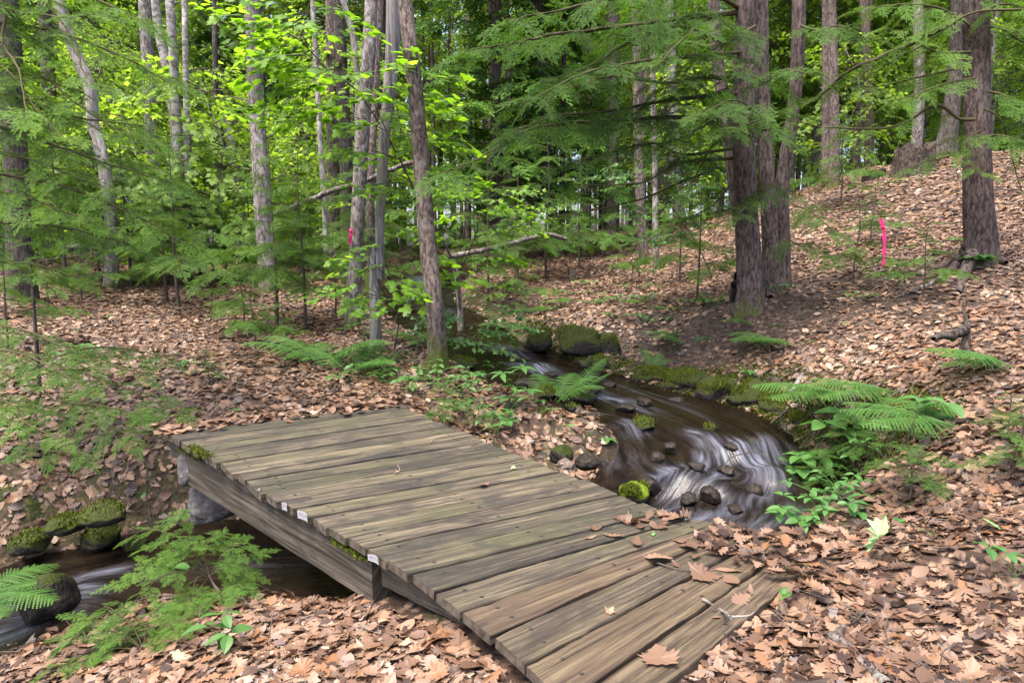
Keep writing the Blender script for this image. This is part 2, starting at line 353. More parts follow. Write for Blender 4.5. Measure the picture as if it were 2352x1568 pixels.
for u, v, r, h in [(1700,1040,.17,.09),(1765,1022,.18,.1),(1650,1042,.15,.07),(1560,1078,.17,.08),(1620,1020,.16,.06),(1600,1095,.15,.07),(1745,1092,.17,.08),(1550,1135,.16,.07),(1640,1130,.13,.05),(1690,1135,.16,.06),
    (1350,895,.18,.05),(1240,845,.2,.07),(1180,818,.2,.07),(1480,1012,.14,.04),(200,1345,.18,.06),(130,1385,.16,.06),(980,692,.25,.1),(1440,990,.12,.04),(1790,1110,.15,.07)]:
    p = PW(u, v, -.6 if u < 700 else -.2); HUMP.append((p[0], p[1], r, h))
FOAM = np.array(FOAM); HUMP = np.array(HUMP)
def water():
    """one sheet over the whole channel; it dips under the banks at its edge"""
    h = .036; gx = np.arange(-8, 3.2, h); gy = np.arange(1, 17, h); nx, ny = len(gx), len(gy); X, Y = np.meshgrid(gx, gy); x, y = X.ravel(), Y.ravel()
    rough = np.full(len(x), 9.); c = SD[::4]
    for q in c: rough = np.minimum(rough, np.hypot(x-q[0], y-q[1]))
    near = np.where(rough < 2.2)[0]; q = stream(x[near], y[near])
    def grid(v, fill): a = np.full(len(x), fill, float); a[near] = v; return a.reshape(ny, nx)
    w = grid(1, 0); Tt = norm(np.gradient(SD[:, :2], axis=0)); tx = np.interp(q[4], SDL, Tt[:, 0]); ty = np.interp(q[4], SDL, Tt[:, 1])
    def blur(a, n=5, p=3):
        for _ in range(p):
            for ax in (0, 1):
                cs = np.cumsum(np.pad(a, [(n+1, n) if k == ax else (0, 0) for k in (0, 1)], mode='edge'), axis=ax)
                a = (np.take(cs, np.arange(2*n+1, cs.shape[ax]), ax)-np.take(cs, np.arange(0, cs.shape[ax]-2*n-1), ax))/(2*n+1)
        return a
    bw = np.maximum(blur(w), 1e-6); sm = lambda v: blur(grid(v, 0))/bw
    Z = sm(q[2]); S = sm(q[4]); L = sm(q[0]*q[1]); TX, TY = sm(tx), sm(ty); nn = np.maximum(np.hypot(TX, TY), 1e-6); TX /= nn; TY /= nn
    D = grid(q[0], 9); HW = grid(q[3], .1)
    foam = np.zeros_like(X); dz = np.zeros_like(X); V = L.copy()
    for fx, fy, ra, rc, a in FOAM:
        dx, dy = X-fx, Y-fy; al = dx*TX+dy*TY; ac = -dx*TY+dy*TX
        al = np.where(al > 0, al/(ra*1.15), al/(ra*.45)); foam = np.maximum(foam, np.where(np.hypot(dx, dy) < 1.2, a*np.exp(-al**2*1.1-(ac/rc)**2), 0))
    for hx, hy, r, hh in HUMP:
        dx, dy = X-hx, Y-hy; al = dx*TX+dy*TY; ac = -dx*TY+dy*TX
        dz += hh*.7*np.exp(-(np.where(al > 0, al/(r*.6), al/(r*1.7)))**2-(ac/r)**2)-hh*.4*np.exp(-((al-r*1.3)/(r*.7))**2-(ac/r)**2)
        V += .6*ac*np.exp(-(dx*dx+dy*dy)/(2.2*r*r))
    dz += fbm(S*2.2, L*9, 41)*.022+fbm(S*7, L*22, 44)*.006
    Z = Z+dz; gyy, gxx = np.gradient(Z, h); drop = -(gxx*TX+gyy*TY); foam = np.maximum(foam, np.clip(drop-.28, 0, .6)*.8)
    foam *= .15+1.*vnoise(S*2.6, L*5, 47)
    ok = (D < HW*1.4+.16); cell = ok[:-1, :-1] & ok[1:, :-1] & ok[:-1, 1:] & ok[1:, 1:]; I = np.arange(nx*ny).reshape(ny, nx)
    F = np.stack([I[:-1, :-1], I[:-1, 1:], I[1:, 1:], I[1:, :-1]], -1)[cell]; used_ = np.unique(F); mp = np.full(nx*ny, -1); mp[used_] = np.arange(len(used_))
    b = Buf(); b.add(np.stack([X, Y, Z], -1).reshape(-1, 3)[used_], mp[F], 0, .5, True)
    o = b.build('stream', WATER, extra={'foam': foam.ravel()[used_]}, uv=np.stack([S, V+.05*np.sin(S*2.1)], -1).reshape(-1, 2)[used_]); o['kind'] = 'structure'
m, nt, ns, ls = mat('stream_water'); WATER = m
uv = ns.new('ShaderNodeUVMap').outputs[0]
st1 = noise(nt, mapping(nt, uv, (1.3, 8, 1)), 1.6, 4, .55, .3)
st2 = noise(nt, mapping(nt, uv, (2.4, 17, 1)), 1.4, 3, .55, .2)
sf = math_(nt, 'ADD', math_(nt, 'MULTIPLY', st1, .7), math_(nt, 'MULTIPLY', st2, .42))
fa = attr(nt, 'foam')
fm = math_(nt, 'MULTIPLY', math_(nt, 'ADD', .07, math_(nt, 'MULTIPLY', ramp(nt, sf, [(.49, (0,0,0)), (.78, (1,1,1))]), 1.)), math_(nt, 'POWER', fa, 1.25))
fm = math_(nt, 'MULTIPLY', fm, 1.1, True)
fm = math_(nt, 'MINIMUM', fm, .52)
p = ns.new('ShaderNodeBsdfPrincipled')
ls.new(ramp(nt, st1, [(.35, (.006,.0045,.0035)), (.7, (.022,.015,.009))]), p.inputs['Base Color']); p.inputs['Roughness'].default_value = .09
p.inputs['IOR'].default_value = 1.33
bb = N(nt, 'ShaderNodeBump', Strength=.35, Distance=.03); ls.new(sf, bb.inputs['Height']); ls.new(bb.outputs[0], p.inputs['Normal'])
tr = N(nt, 'ShaderNodeBsdfTransparent'); tr.inputs[0].default_value = (.36, .25, .16, 1)
x1 = ns.new('ShaderNodeMixShader'); x1.inputs[0].default_value = .42; ls.new(p.outputs[0], x1.inputs[1]); ls.new(tr.outputs[0], x1.inputs[2])
fo = ns.new('ShaderNodeBsdfPrincipled'); fo.inputs['Base Color'].default_value = (.2, .22, .3, 1); fo.inputs['Roughness'].default_value = .5; ls.new(bb.outputs[0], fo.inputs['Normal'])
x2 = ns.new('ShaderNodeMixShader'); ls.new(fm, x2.inputs[0]); ls.new(x1.outputs[0], x2.inputs[1]); ls.new(fo.outputs[0], x2.inputs[2])
oo = ns.new('ShaderNodeOutputMaterial'); ls.new(x2.outputs[0], oo.inputs[0])
water()
# ------------------------------------------------------------------ footbridge
SX = 2352/2500
PL = [(405,1060),(442,1076),(466,1092),(488,1104),(508,1118),(530,1130),(551,1142),(576,1157),(598,1172),(620,1188),(645,1205),(678,1223),(720,1242),(758,1262),(797,1288),(845,1313),(895,1338),(947,1369),(1002,1402),(1060,1443),(1126,1493),(1197,1553),(1278,1627),(1375,1721),(1480,1791)]
PR = [(971,988),(994,997),(1022,1010),(1043,1020),(1063,1030),(1094,1040),(1124,1053),(1155,1063),(1183,1077),(1215,1091),(1253,1105),(1288,1119),(1329,1135),(1372,1150),(1418,1169),(1466,1187),(1512,1207),(1565,1228),(1618,1249),(1678,1264),(1749,1276),(1815,1286),(1891,1297),(1968,1310),(1980,1384)]
def deck_z(i): return .3-.25*i/24
EL = [PZ(u*SX, v*SX, deck_z(i)) for i, (u, v) in enumerate(PL)]
ER = [PZ(u*SX, v*SX, deck_z(i)) for i, (u, v) in enumerate(PR)]
m, nt, ns, ls = mat('weathered_deck_wood'); WOOD = m
uv = ns.new('ShaderNodeUVMap').outputs[0]
g1 = noise(nt, mapping(nt, uv, (1.3, 34, 1)), 1.3, 6, .65, .8)
g2 = noise(nt, mapping(nt, uv, (3, 120, 1)), 1.5, 3, .6, .2)
g3 = noise(nt, mapping(nt, uv, (1.8, 5, 1)), 1.5, 6, .68, .6)
g4 = noise(nt, mapping(nt, uv, (1.1, 2.6, 1)), 1.1, 3)
c = ramp(nt, g1, [(.36, (.013,.01,.007)), (.49, (.05,.04,.026)), (.65, (.132,.107,.067))])
c = mix(nt, ramp(nt, g3, [(.47, (0,0,0)), (.6, (.9,.9,.9))]), c, (.018,.015,.0135))
c = mix(nt, ramp(nt, g2, [(.52, (0,0,0)), (.72, (.55,.55,.55))]), c, (.022,.017,.013))
c = mix(nt, ramp(nt, g4, [(.45, (0,0,0)), (.75, (.55,.55,.55))]), c, (.055,.058,.022))
rn = attr(nt, 'rnd')
c = mix(nt, ramp(nt, rn, [(0, (.0,.0,.0)), (.75, (.1,.1,.1)), (.9, (.7,.7,.7))]), c, mix(nt, ramp(nt, g1, [(.35, (0,0,0)), (.65, (1,1,1))]), (.026,.012,.007), (.105,.072,.042)))
dk = N(nt, 'ShaderNodeHueSaturation'); ls.new(c, dk.inputs['Color']); ls.new(ramp(nt, rn, [(0, (.62,)*3), (.25, (1.05,)*3), (.45, (.72,)*3), (.6, (1.15,)*3), (.75, (.8,)*3), (1, (1,)*3)]), dk.inputs['Value'])
c = dk.outputs[0]
kv = N(nt, 'ShaderNodeTexVoronoi', Scale=1.); ls.new(mapping(nt, uv, (2.6, 7., 1)), kv.inputs['Vector']); c = mix(nt, ramp(nt, kv.outputs['Distance'], [(.05, (.85,.85,.85)), (.12, (0,0,0))]), c, (.02,.013,.009))
ck = noise(nt, mapping(nt, uv, (.9, 60, 1)), 1.2, 2, .5, .1); c = mix(nt, ramp(nt, ck, [(.67, (0,0,0)), (.7, (.9,.9,.9))]), c, (.008,.006,.005))
bh = math_(nt, 'ADD', math_(nt, 'MULTIPLY', g1, .8), math_(nt, 'MULTIPLY', g2, .5))
principled(nt, c, .72, .35, bh, .8, .012)
m, nt, ns, ls = mat('rusty_nail'); principled(nt, (.025, .02, .018), .6, .4); NAIL = m
m, nt, ns, ls = mat('end_grain_wood'); tc = ns.new('ShaderNodeTexCoord').outputs['Object']
principled(nt, ramp(nt, noise(nt, tc, 30, 5), [(.3, (.02,.016,.013)), (.7, (.1,.08,.062))]), .9, .2); ENDG = m
BR = thing('footbridge', 'weathered grey brown plank footbridge over the stream', 'footbridge', tuple((EL[12]+ER[12])/2))
def deck():
    b = Buf(); UV = []; th = .04; rv = {20: .96, 21: .8, 22: 1., 23: .86, 19: .55}
    for i in range(24):
        A, B, C, D = EL[i].copy(), ER[i].copy(), ER[i+1].copy(), EL[i+1].copy()
        mid = (A+B+C+D)/4; dx = norm((B+C)/2-(A+D)/2); 
        gap = .0058 if i < 19 else .009
        w1 = norm(D-A); w2 = norm(C-B)
        A += w1*gap; D -= w1*gap; B += w2*gap; C -= w2*gap
        if i < 19:   # square-cut ends: the board ends step along the skewed edge
            k = np.cross([0, 0, 1], dx); wv = np.dot(D-A, k)
            e = np.dot(D-A, dx); f = np.dot(C-B, dx)
            A += dx*(e*.13); D -= dx*(e*.13); B += dx*(f*.13); C -= dx*(f*.13)
        j = rng.normal(0, .007, 2); A += dx*j[0]; D += dx*j[0]; B += dx*j[1]; C += dx*j[1]
        lift = rng.normal(0, .0018); ns_ = 40; r0 = rv.get(i, rng.uniform(0, .7)); off = rng.uniform(0, 50, 2)
        prof = [(0, -th), (0, -.007), (.012, -.0015), (.035, 0), (.25, 0), (.5, 0), (.75, 0), (.965, 0), (.988, -.0015), (1, -.007), (1, -th)]
        t = np.linspace(0, 1, ns_); n = len(prof); V = np.empty((ns_, n, 3)); U = np.empty((ns_, n, 2))
        L = np.linalg.norm(B-A); W = np.linalg.norm(D-A)
        cup = rng.normal(0, .0015); wob = rng.uniform(0, 99)
        for q, (a, z) in enumerate(prof):
            P = (A*(1-a)+D*a)[None]*(1-t)[:, None]+(B*(1-a)+C*a)[None]*t[:, None]
            ed = (fbm(t*14+wob, t*0+(0 if a < .5 else 9), 3)*.012+fbm(t*50+wob, t*0+(0 if a < .5 else 9), 3)*.004)*(1 if a < .08 or a > .92 else 0)*(1 if i < 19 else 1.6)
            P = P+w1*ed[:, None]
            P[:, 2] += z+lift+cup*(1-(2*a-1)**2)+fbm(t*4+wob, t*0, 5)*.004
            V[:, q] = P; U[:, q, 0] = t*L+off[0]; U[:, q, 1] = a*W+abs(min(z, 0))*.6+off[1]
        ii = np.arange(ns_-1)[:, None]*n; jj = np.arange(n-1)
        F = np.stack([ii+jj, ii+n+jj, ii+n+jj+1, ii+jj+1], -1).reshape(-1, 4)[:, ::-1]
        Fb = np.stack([np.arange(ns_-1)*n+n-1, np.arange(1, ns_)*n+n-1, np.arange(1, ns_)*n, np.arange(ns_-1)*n], -1)[:, ::-1]
        b.addbuf([(F, 0, False), (Fb, 0, False)], V.reshape(-1, 3), np.full(ns_*n, r0)); UV.append(U.reshape(-1, 2))
        for e in (0, -1):
            R = V[e].copy(); f = np.array([[k, k+1, n-2-k, n-1-k] for k in range(n//2)]); f = f if e == 0 else f[:, ::-1]
            b.add(R, f, 1, r0); UV.append(U[e])
        for tx in (.085, .5, .915):
            for a in (.25, .74):
                if rng.random() < .12: continue
                P = (A*(1-a)+D*a)*(1-tx)+(B*(1-a)+C*a)*tx+dx*rng.normal(0, .01); P[2] += lift+cup+.0035
                an = np.arange(8)*np.pi/4; rr = .006
                Vn = P+np.stack([np.cos(an)*rr*1.6, np.sin(an)*rr, 0*an], -1); b.add(np.vstack([Vn, P]), [[k, (k+1) % 8, 8] for k in range(8)], 2, .5); UV.append(np.zeros((9, 2)))
    return b.build('deck', [WOOD, ENDG, NAIL], BR, uv=np.concatenate(UV), origin=tuple(BR.location))
DECK = deck()
m, nt, ns, ls = mat('mossy_beam_wood'); BEAM = m
uv = ns.new('ShaderNodeUVMap').outputs[0]; tc = ns.new('ShaderNodeTexCoord').outputs['Object']
g1 = noise(nt, mapping(nt, uv, (1.1, 22, 1)), 1.3, 6, .65, .8); g3 = noise(nt, mapping(nt, uv, (2.5, 5, 1)), 1.6, 5, .62, .6)
c = ramp(nt, g1, [(.34, (.014,.011,.009)), (.5, (.052,.043,.034)), (.66, (.115,.098,.077))])
c = mix(nt, ramp(nt, g3, [(.52, (0,0,0)), (.68, (.9,.9,.9))]), c, (.035,.028,.022))
c = mix(nt, ramp(nt, noise(nt, mapping(nt, uv, (1, 3, 1)), 1.3, 3), [(.5, (0,0,0)), (.75, (.4,.4,.4))]), c, (.05,.05,.02))
gz = ns.new('ShaderNodeNewGeometry').outputs['Normal']; sz = N(nt, 'ShaderNodeSeparateXYZ'); ls.new(gz, sz.inputs[0])
mm = math_(nt, 'MULTIPLY', math_(nt, 'GREATER_THAN', sz.outputs[2], .5), ramp(nt, noise(nt, tc, 5, 4), [(.64, (0,0,0)), (.74, (1,1,1))]))
c = mix(nt, mm, c, mix(nt, noise(nt, tc, 50, 3), (.02,.028,.005), (.1,.11,.012)))
principled(nt, c, .85, .25, math_(nt, 'ADD', g1, g3), .8, .012)
def beam(A, B, h, w, name='stringer', zo=0, h2=None):
    """a timber between two top edge points, w wide towards the inside"""
    h2 = h2 or h; ns_ = 30; t = np.linspace(0, 1, ns_); d = norm(B-A); k = norm(np.cross([0, 0, 1], d))
    b = Buf(); P = A[None]*(1-t)[:, None]+B[None]*t[:, None]; P[:, 2] += zo; hh = (h*(1-t)+h2*t)
    offs = [(0, -1), (0, -.92), (0, -.5), (0, -.08), (.006, 0), (w-.006, 0), (w, -.08), (w, -.5), (w, -1)]
    V = np.stack([P+k*o+np.array([0, 0, 1.])*(z*hh)[:, None]+k*(fbm(t*9+z*5, t*0+o*30, 3)*.012)[:, None] for o, z in offs], 1); n = len(offs)
    i = np.arange(ns_-1)[:, None]*n; j = np.arange(n-1); F = np.stack([i+j, i+n+j, i+n+j+1, i+j+1], -1).reshape(-1, 4)
    Fb = np.stack([np.arange(ns_-1)*n+n-1, np.arange(1, ns_)*n+n-1, np.arange(1, ns_)*n, np.arange(ns_-1)*n], -1)
    U = np.stack([np.repeat((t*np.linalg.norm(B-A))[:, None], n, 1), np.repeat(np.array([o-z*h for o, z in offs])[None], ns_, 0)], -1)
    b.addbuf([(F, 0, False), (Fb, 0, False)], V.reshape(-1, 3), np.full(ns_*n, .5)); UV = [U.reshape(-1, 2)]
    for e in (0, -1):
        f = np.array([[q, q+1, n-2-q, n-1-q] for q in range(n//2)]); b.add(V[e], f if e else f[:, ::-1], 0, .5); UV.append(U[e])
    o = b.build(name, BEAM, BR, uv=np.concatenate(UV), origin=tuple(BR.location))
    return o
# outer stringer seen from the camera side; its top edge lies just under the boards
zt = -.046
A = PZ(414, 1026, .262+zt); B = PZ(853, 1287, .11+zt)
beam(A, B, .225, .12, h2=.21)
A2 = PZ(378, 1010, .29+zt); beam(A2+np.array([.02, .03, 0]), A+(B-A)*.03+np.array([.03, .035, 0]), .12, .1)
A3 = B+(B-A)/np.linalg.norm(B-A)*.01+np.array([.03, .035, -.005]); B3 = PZ(1050, 1418, .075+zt); beam(A3, B3+np.array([.03, .04, 0]), .13, .1, h2=.06)
Ai, Bi = EL[1]*.08+ER[1]*.92, EL[19]*.08+ER[19]*.92; beam(Ai, Bi, .2, -.12, zo=zt)
Ai, Bi = EL[1]*.5+ER[1]*.5, EL[19]*.5+ER[19]*.5; beam(Ai, Bi, .2, -.12, zo=zt)
Ai, Bi = EL[19]*.8+ER[19]*.2, EL[23]*.85+ER[23]*.15; beam(Ai+np.array([0, 0, 0]), Bi, .08, -.1, zo=zt)
Ai, Bi = EL[19]*.25+ER[19]*.75, EL[23]*.2+ER[23]*.8; beam(Ai, Bi, .08, -.1, zo=zt)
# torn paper tags stapled to the board ends
m, nt, ns, ls = mat('tag_paper'); uv = ns.new('ShaderNodeUVMap').outputs[0]; sx = N(nt, 'ShaderNodeSeparateXYZ'); ls.new(uv, sx.inputs[0])
w = math_(nt, 'LESS_THAN', noise(nt, mapping(nt, uv, (30, 3, 1)), 1.5, 1), .46)
ins = math_(nt, 'MULTIPLY', math_(nt, 'LESS_THAN', math_(nt, 'ABSOLUTE', math_(nt, 'SUBTRACT', sx.outputs[1], .5)), .3), math_(nt, 'LESS_THAN', math_(nt, 'ABSOLUTE', math_(nt, 'SUBTRACT', sx.outputs[0], .5)), .42))
principled(nt, mix(nt, math_(nt, 'MULTIPLY', w, ins), (.25, .25, .27), (.06, .06, .08)), .5, .4); PAPER = m
def ptag(u, v, wd, ht, torn, i):
    P = PZ(u*SX, v*SX, deck_z(i)-.022); d = norm(EL[i+1]-EL[i]); k = np.cross(d, [0, 0, 1]); P = P-np.sign(np.dot(k, -norm(ER[i]-EL[i])))*0
    out = -norm(ER[i]-EL[i]); n = 5; t = np.linspace(-.5, .5, n); b = Buf()
    top = [P+d*wd*a+np.array([0, 0, ht*.5*(1-(torn*abs(a)*2))])+out*(.006+.01*a*a*4) for a in t]
    bot = [P+d*wd*a+np.array([0, 0, -ht*.5*(1-torn*.4*a)])+out*(.009+.006*a*a*4) for a in t]
    V = np.array(top+bot); F = [[q, q+1, n+q+1, n+q] for q in range(n-1)]
    U = np.concatenate([np.stack([t+.5, t*0+1], -1), np.stack([t+.5, t*0], -1)])
    o = b.add(V, F, 0, .5, True); o = b.build('tag', PAPER, DECK, uv=U, origin=tuple(BR.location)); o.parent = DECK; o.location = (0, 0, 0); return o
ptag(638, 1199, .028, .05, .8, 8); ptag(702, 1236, .045, .04, .1, 10); ptag(746, 1258, .075, .042, .05, 11); ptag(919, 1362, .07, .035, .4, 15)
# clumps of moss growing on the timber edges
m, nt, ns, ls = mat('bright_moss'); tc = ns.new('ShaderNodeTexCoord').outputs['Object']
principled(nt, ramp(nt, noise(nt, tc, 60, 4), [(.3, (.02,.028,.004)), (.6, (.07,.09,.008)), (.8, (.14,.165,.016))]), .95, .1); MOSSM = m
def moss_strip(A, B, w, name, parent, n=500):
    b = Buf(); P0 = A[None]+rng.random((n, 1))*(B-A)[None]+rng.normal(0, w, (n, 3))*np.array([1, 1, .15])
    add_blades(b, P0, .012, .005)
    return b.build(name, MOSSM, parent, origin=tuple(BR.location))
def add_blades(b, P0, h, w):
    n = len(P0); a = rng.random(n)*6.28; l = rng.normal(0, .5, (n, 2))*h; hh = h*rng.uniform(.5, 1.2, n)
    d = np.stack([np.cos(a), np.sin(a), 0*a], -1)*w; T = P0+np.stack([l[:, 0], l[:, 1], hh], -1)
    V = np.stack([P0-d, P0+d, T], 1).reshape(-1, 3); b.add(V, np.arange(3*n).reshape(-1, 3), 0, np.repeat(rng.random(n), 3))
up = np.array([0, 0, .004])
moss_strip(A+(B-A)*.86+up, A+(B-A)*.99+up, .02, 'moss_patch', BR, 1400)
moss_strip(A+(B-A)*.02+up, A+(B-A)*.16+up, .018, 'moss_patch', BR, 800)
moss_strip(EL[2]+up*2, EL[4]+up*2, .02, 'moss_patch', BR, 500)
# ------------------------------------------------------------------ dead leaves
def leaf_strip(prof, spine=None):
    """flat leaf of unit length along X from half widths; returns V, quads"""
    k = len(prof); x = np.linspace(0, 1, k) if spine is None else np.array(spine); w = np.array(prof)
    V = np.concatenate([np.stack([x, 0*x, 0*x], -1), np.stack([x, w, 0*x], -1), np.stack([x, -w, 0*x], -1)])
    i = np.arange(k-1); F = np.concatenate([np.stack([i, i+1, k+i+1, k+i], -1), np.stack([i+1, i, 2*k+i, 2*k+i+1], -1)])
    return V, F
LEAF = {'oak': leaf_strip([.012,.015,.13,.07,.25,.11,.34,.15,.26,.12,.14,.01], [0,.12,.22,.31,.4,.5,.6,.68,.77,.85,.92,1]),
        'beech': leaf_strip([.01,.012,.17,.26,.27,.2,.1,.005], [0,.1,.22,.4,.58,.76,.9,1]),
        'ovate': leaf_strip([.02,.22,.3,.24,.01]), 'lance': leaf_strip([.012,.1,.15,.14,.08,.005])}
def maple_poly():
    pts = [(0,.0),(-.06,.1),(.0,.22),(-.08,.42),(.1,.36),(.22,.5),(.28,.38),(.46,.56),(.5,.4),(.64,.42),(.56,.26),(.66,.2),(.78,.26),(.84,.14),(1,.0)]
    up = pts; dn = [(x, -y) for x, y in pts[1:-1]][::-1]
    P = np.array(up+dn); V = np.vstack([[.35, 0], P]); V = np.column_stack([V, -.12*np.abs(V[:, 1])])
    n = len(P); F = np.array([[0, 1+(k+1) % n, 1+k] for k in range(n)]); return V, F
LEAF['maple'] = maple_poly()
def maple_lo():
    P = np.array([(0,0),(.02,.28),(.22,.26),(.42,.52),(.55,.26),(1,0),(.55,-.26),(.42,-.52),(.22,-.26),(.02,-.28)]); V = np.vstack([[.35, 0], P]); V = np.column_stack([V, -.15*np.abs(V[:, 1])])
    n = len(P); return V, np.array([[0, 1+(k+1) % n, 1+k] for k in range(n)])
LEAF['maplelo'] = maple_lo()
def rot_from(nrm, yaw):
    z = norm(nrm); x = np.stack([np.cos(yaw), np.sin(yaw), 0*yaw], -1); x = norm(x-(x*z).sum(-1, keepdims=True)*z); y = np.cross(z, x)
    return np.stack([x, y, z], -1)
def scatter(b, shape, P, nrm, yaw, L, rnd, curl=(0, .9), cross=(0, 1.2), matid=0, wid=(.85, 1.15)):
    V, F = LEAF[shape]; m = len(P); n = len(V); W = np.repeat(V[None], m, 0).copy(); W[..., 0] -= .45
    W[..., 1] *= rng.uniform(*wid, m)[:, None]
    c1 = rng.normal(curl[0], curl[1], m)[:, None]; c2 = rng.normal(cross[0], cross[1], m)[:, None]; tw = rng.normal(0, .5, m)[:, None]
    W[..., 2] += c1*W[..., 0]**2*.5+c2*W[..., 1]**2+tw*W[..., 0]*W[..., 1]
    W *= np.asarray(L)[:, None, None]
    R = rot_from(nrm, yaw); W = np.einsum('mij,mnj->mni', R, W)+P[:, None]
    FF = (F[None]+np.arange(m)[:, None, None]*n).reshape(-1, F.shape[1])
    b.add(W.reshape(-1, 3), FF, matid, np.repeat(rnd, n), F.shape[1] == 4)
def tnormal(x, y, e=.06):
    zx = terrain(x+e, y)-terrain(x-e, y); zy = terrain(x, y+e)-terrain(x, y-e); return norm(np.stack([-zx/(2*e), -zy/(2*e), np.ones_like(x)], -1))
DQ = np.array([p[:2] for p in EL]+[p[:2] for p in ER[::-1]])
def on_deck(x, y, poly=DQ):
    ins = np.zeros(len(x), bool); n = len(poly); j = n-1
    for i in range(n):
        xi, yi = poly[i]; xj, yj = poly[j]
        c = ((yi > y) != (yj > y)) & (x < (xj-xi)*(y-yi)/(yj-yi+1e-12)+xi); ins ^= c; j = i
    return ins
def litter():
    b = Buf()
    for r0, r1, dens, sc, lo in [(1., 3.2, 1900, .85, 0), (3.2, 4.6, 1400, .76, 0), (4.6, 7.5, 850, .8, 0), (7.5, 12, 580, .78, 1), (12, 19, 260, .95, 1)]:
        n = int((r1*r1-r0*r0)*.5*math.radians(104)*dens); r = np.sqrt(rng.uniform(r0*r0, r1*r1, n)); th = np.radians(rng.uniform(-52, 52, n))
        x, y = r*np.sin(th), r*np.cos(th); z, d, side, wl, hw, s = terrain(x, y, True)
        right = side*SIDE_R > 0
        keep = ((d > hw+.02) | (z > wl+.012)) & ~on_deck(x, y)
        prob = np.where(d < hw+.15, np.where(right & (y > 4.5), .14, .7), np.where((d < hw+.6) & right & (y > 4.5), .22, 1.))
        c1 = PG(1610, 760); q = np.hypot((x-c1[0])/1.3, (y-c1[1])/.8); prob = prob*np.where(q < 1, .4, 1)
        for (cu, cv, ca, cb) in ((1850,690,1.4,.75),(2090,700,1.,.5),(1700,740,1.,.5)):
            c1 = PG(cu, cv); q = np.hypot((x-c1[0])/ca, (y-c1[1])/cb)+fbm(x*2, y*2, 91); prob = prob*np.where(q < 1, .6, 1)
        prob = prob*np.clip(.55+1.8*(fbm(x*1.1, y*1.1, 77)+.25), .25, 1)
        keep &= rng.random(n) < prob
        x, y, z = x[keep], y[keep], z[keep]; m = len(x)
        nr = norm(tnormal(x, y)+rng.normal(0, .19 if not lo else .17, (m, 3))); z = z+rng.uniform(.002, .03, m)*sc
        rnd = np.clip(rng.beta(1.5, 1.5, m)+fbm(x*.8, y*.8, 55)*.5, 0, 1)
        L = np.where(rng.random(m) < .3, rng.uniform(.03, .06, m), rng.uniform(.06, .135, m))*sc; yaw = rng.uniform(0, 6.28, m); P = np.stack([x, y, z], -1); sh = rng.random(m)
        for nm, a, c in ([('oak', 0, .55), ('beech', .55, .85), ('maple', .85, 1)] if not lo else [('ovate', 0, .6), ('maplelo', .6, 1)]):
            k = (sh >= a) & (sh < c); scatter(b, nm, P[k], nr[k], yaw[k], L[k], rnd[k], curl=(.1, .5), cross=(.2, .9 if nm != 'maple' else .35))
    # drift of leaves that lies over the near end of the boards
    poly = np.array([PZ(u, v, .06)[:2] for u, v in [(1590,1262),(1640,1222),(1730,1232),(1900,1230),(1900,1370),(1830,1420),(1790,1350),(1700,1300),(1640,1290)]])
    n = 270; x = rng.uniform(poly[:, 0].min(), poly[:, 0].max(), n); y = rng.uniform(poly[:, 1].min(), poly[:, 1].max(), n); k = on_deck(x, y, poly)
    x, y = x[k], y[k]; m = len(x); P = np.stack([x, y, rng.uniform(.085, .115, m)], -1)
    scatter(b, 'oak', P, norm(np.array([0, 0, 1])+rng.normal(0, .2, (m, 3))), rng.uniform(0, 6.28, m), rng.uniform(.07, .115, m), rng.beta(1.6, 2, m), curl=(.1, .5), cross=(.3, 1))
    # leaves pushed against the far end
    n = 260; t = rng.random(n); P = EL[0][None]*(1-t)[:, None]+ER[0][None]*t[:, None]; P = P+(EL[1]-EL[0])[None]*(rng.normal(-.35, .35, n))[:, None]; P[:, 2] = np.maximum(deck_z(0)+rng.uniform(.004, .03, n), terrain(P[:, 0], P[:, 1]))
    scatter(b, 'beech', P, norm(np.array([0, 0, 1])+rng.normal(0, .2, (n, 3))), rng.uniform(0, 6.28, n), rng.uniform(.07, .11, n), rng.beta(2, 2, n), curl=(.1, .5), cross=(.3, 1))
    o = b.build('leaf_litter', LIT); o['kind'] = 'stuff'; return o
litter()
def deckP(u, v):
    z = .15; a = np.array(EL)[:, :2]; c = np.array(ER)[:, :2]; d = c-a
    for k in range(8):
        p = PZ(u, v, z); s = (d[:, 0]*(p[1]-a[:, 1])-d[:, 1]*(p[0]-a[:, 0]))/np.linalg.norm(d, axis=1)   # falls from + to - along the deck
        i = int(np.clip(np.argmax(np.append(s, -1) > 0) if s[0] < 0 else np.argmax(np.append(s, -9) < 0), 1, 24)); f = abs(s[i-1])/(abs(s[i-1])+abs(s[i])+1e-6); z = deck_z(i-1+f)+.003
    return PZ(u, v, z)
def one_leaf(u, v, shape, L, yaw, rnd, label, mt=None, P=None, tilt=.12, group='loose leaves on the deck', curl=.5):
    P = deckP(u, v) if P is None else P; b = Buf()
    scatter(b, shape, P[None]+[0, 0, .012], norm(np.array([[0, 0, 1.]])+rng.normal(0, tilt, (1, 3))), np.array([yaw]), np.array([L*.82]), np.array([rnd*.85 if mt is None else rnd]), curl=(.3, curl), cross=(.4, .9))
    V = np.concatenate(b.V); b.V[0][:, 2] += P[2]-V[:, 2].min() 
    o = b.build('fallen_leaf', mt or LIT, origin=tuple(P)); return tag(o, label, 'leaf', group)
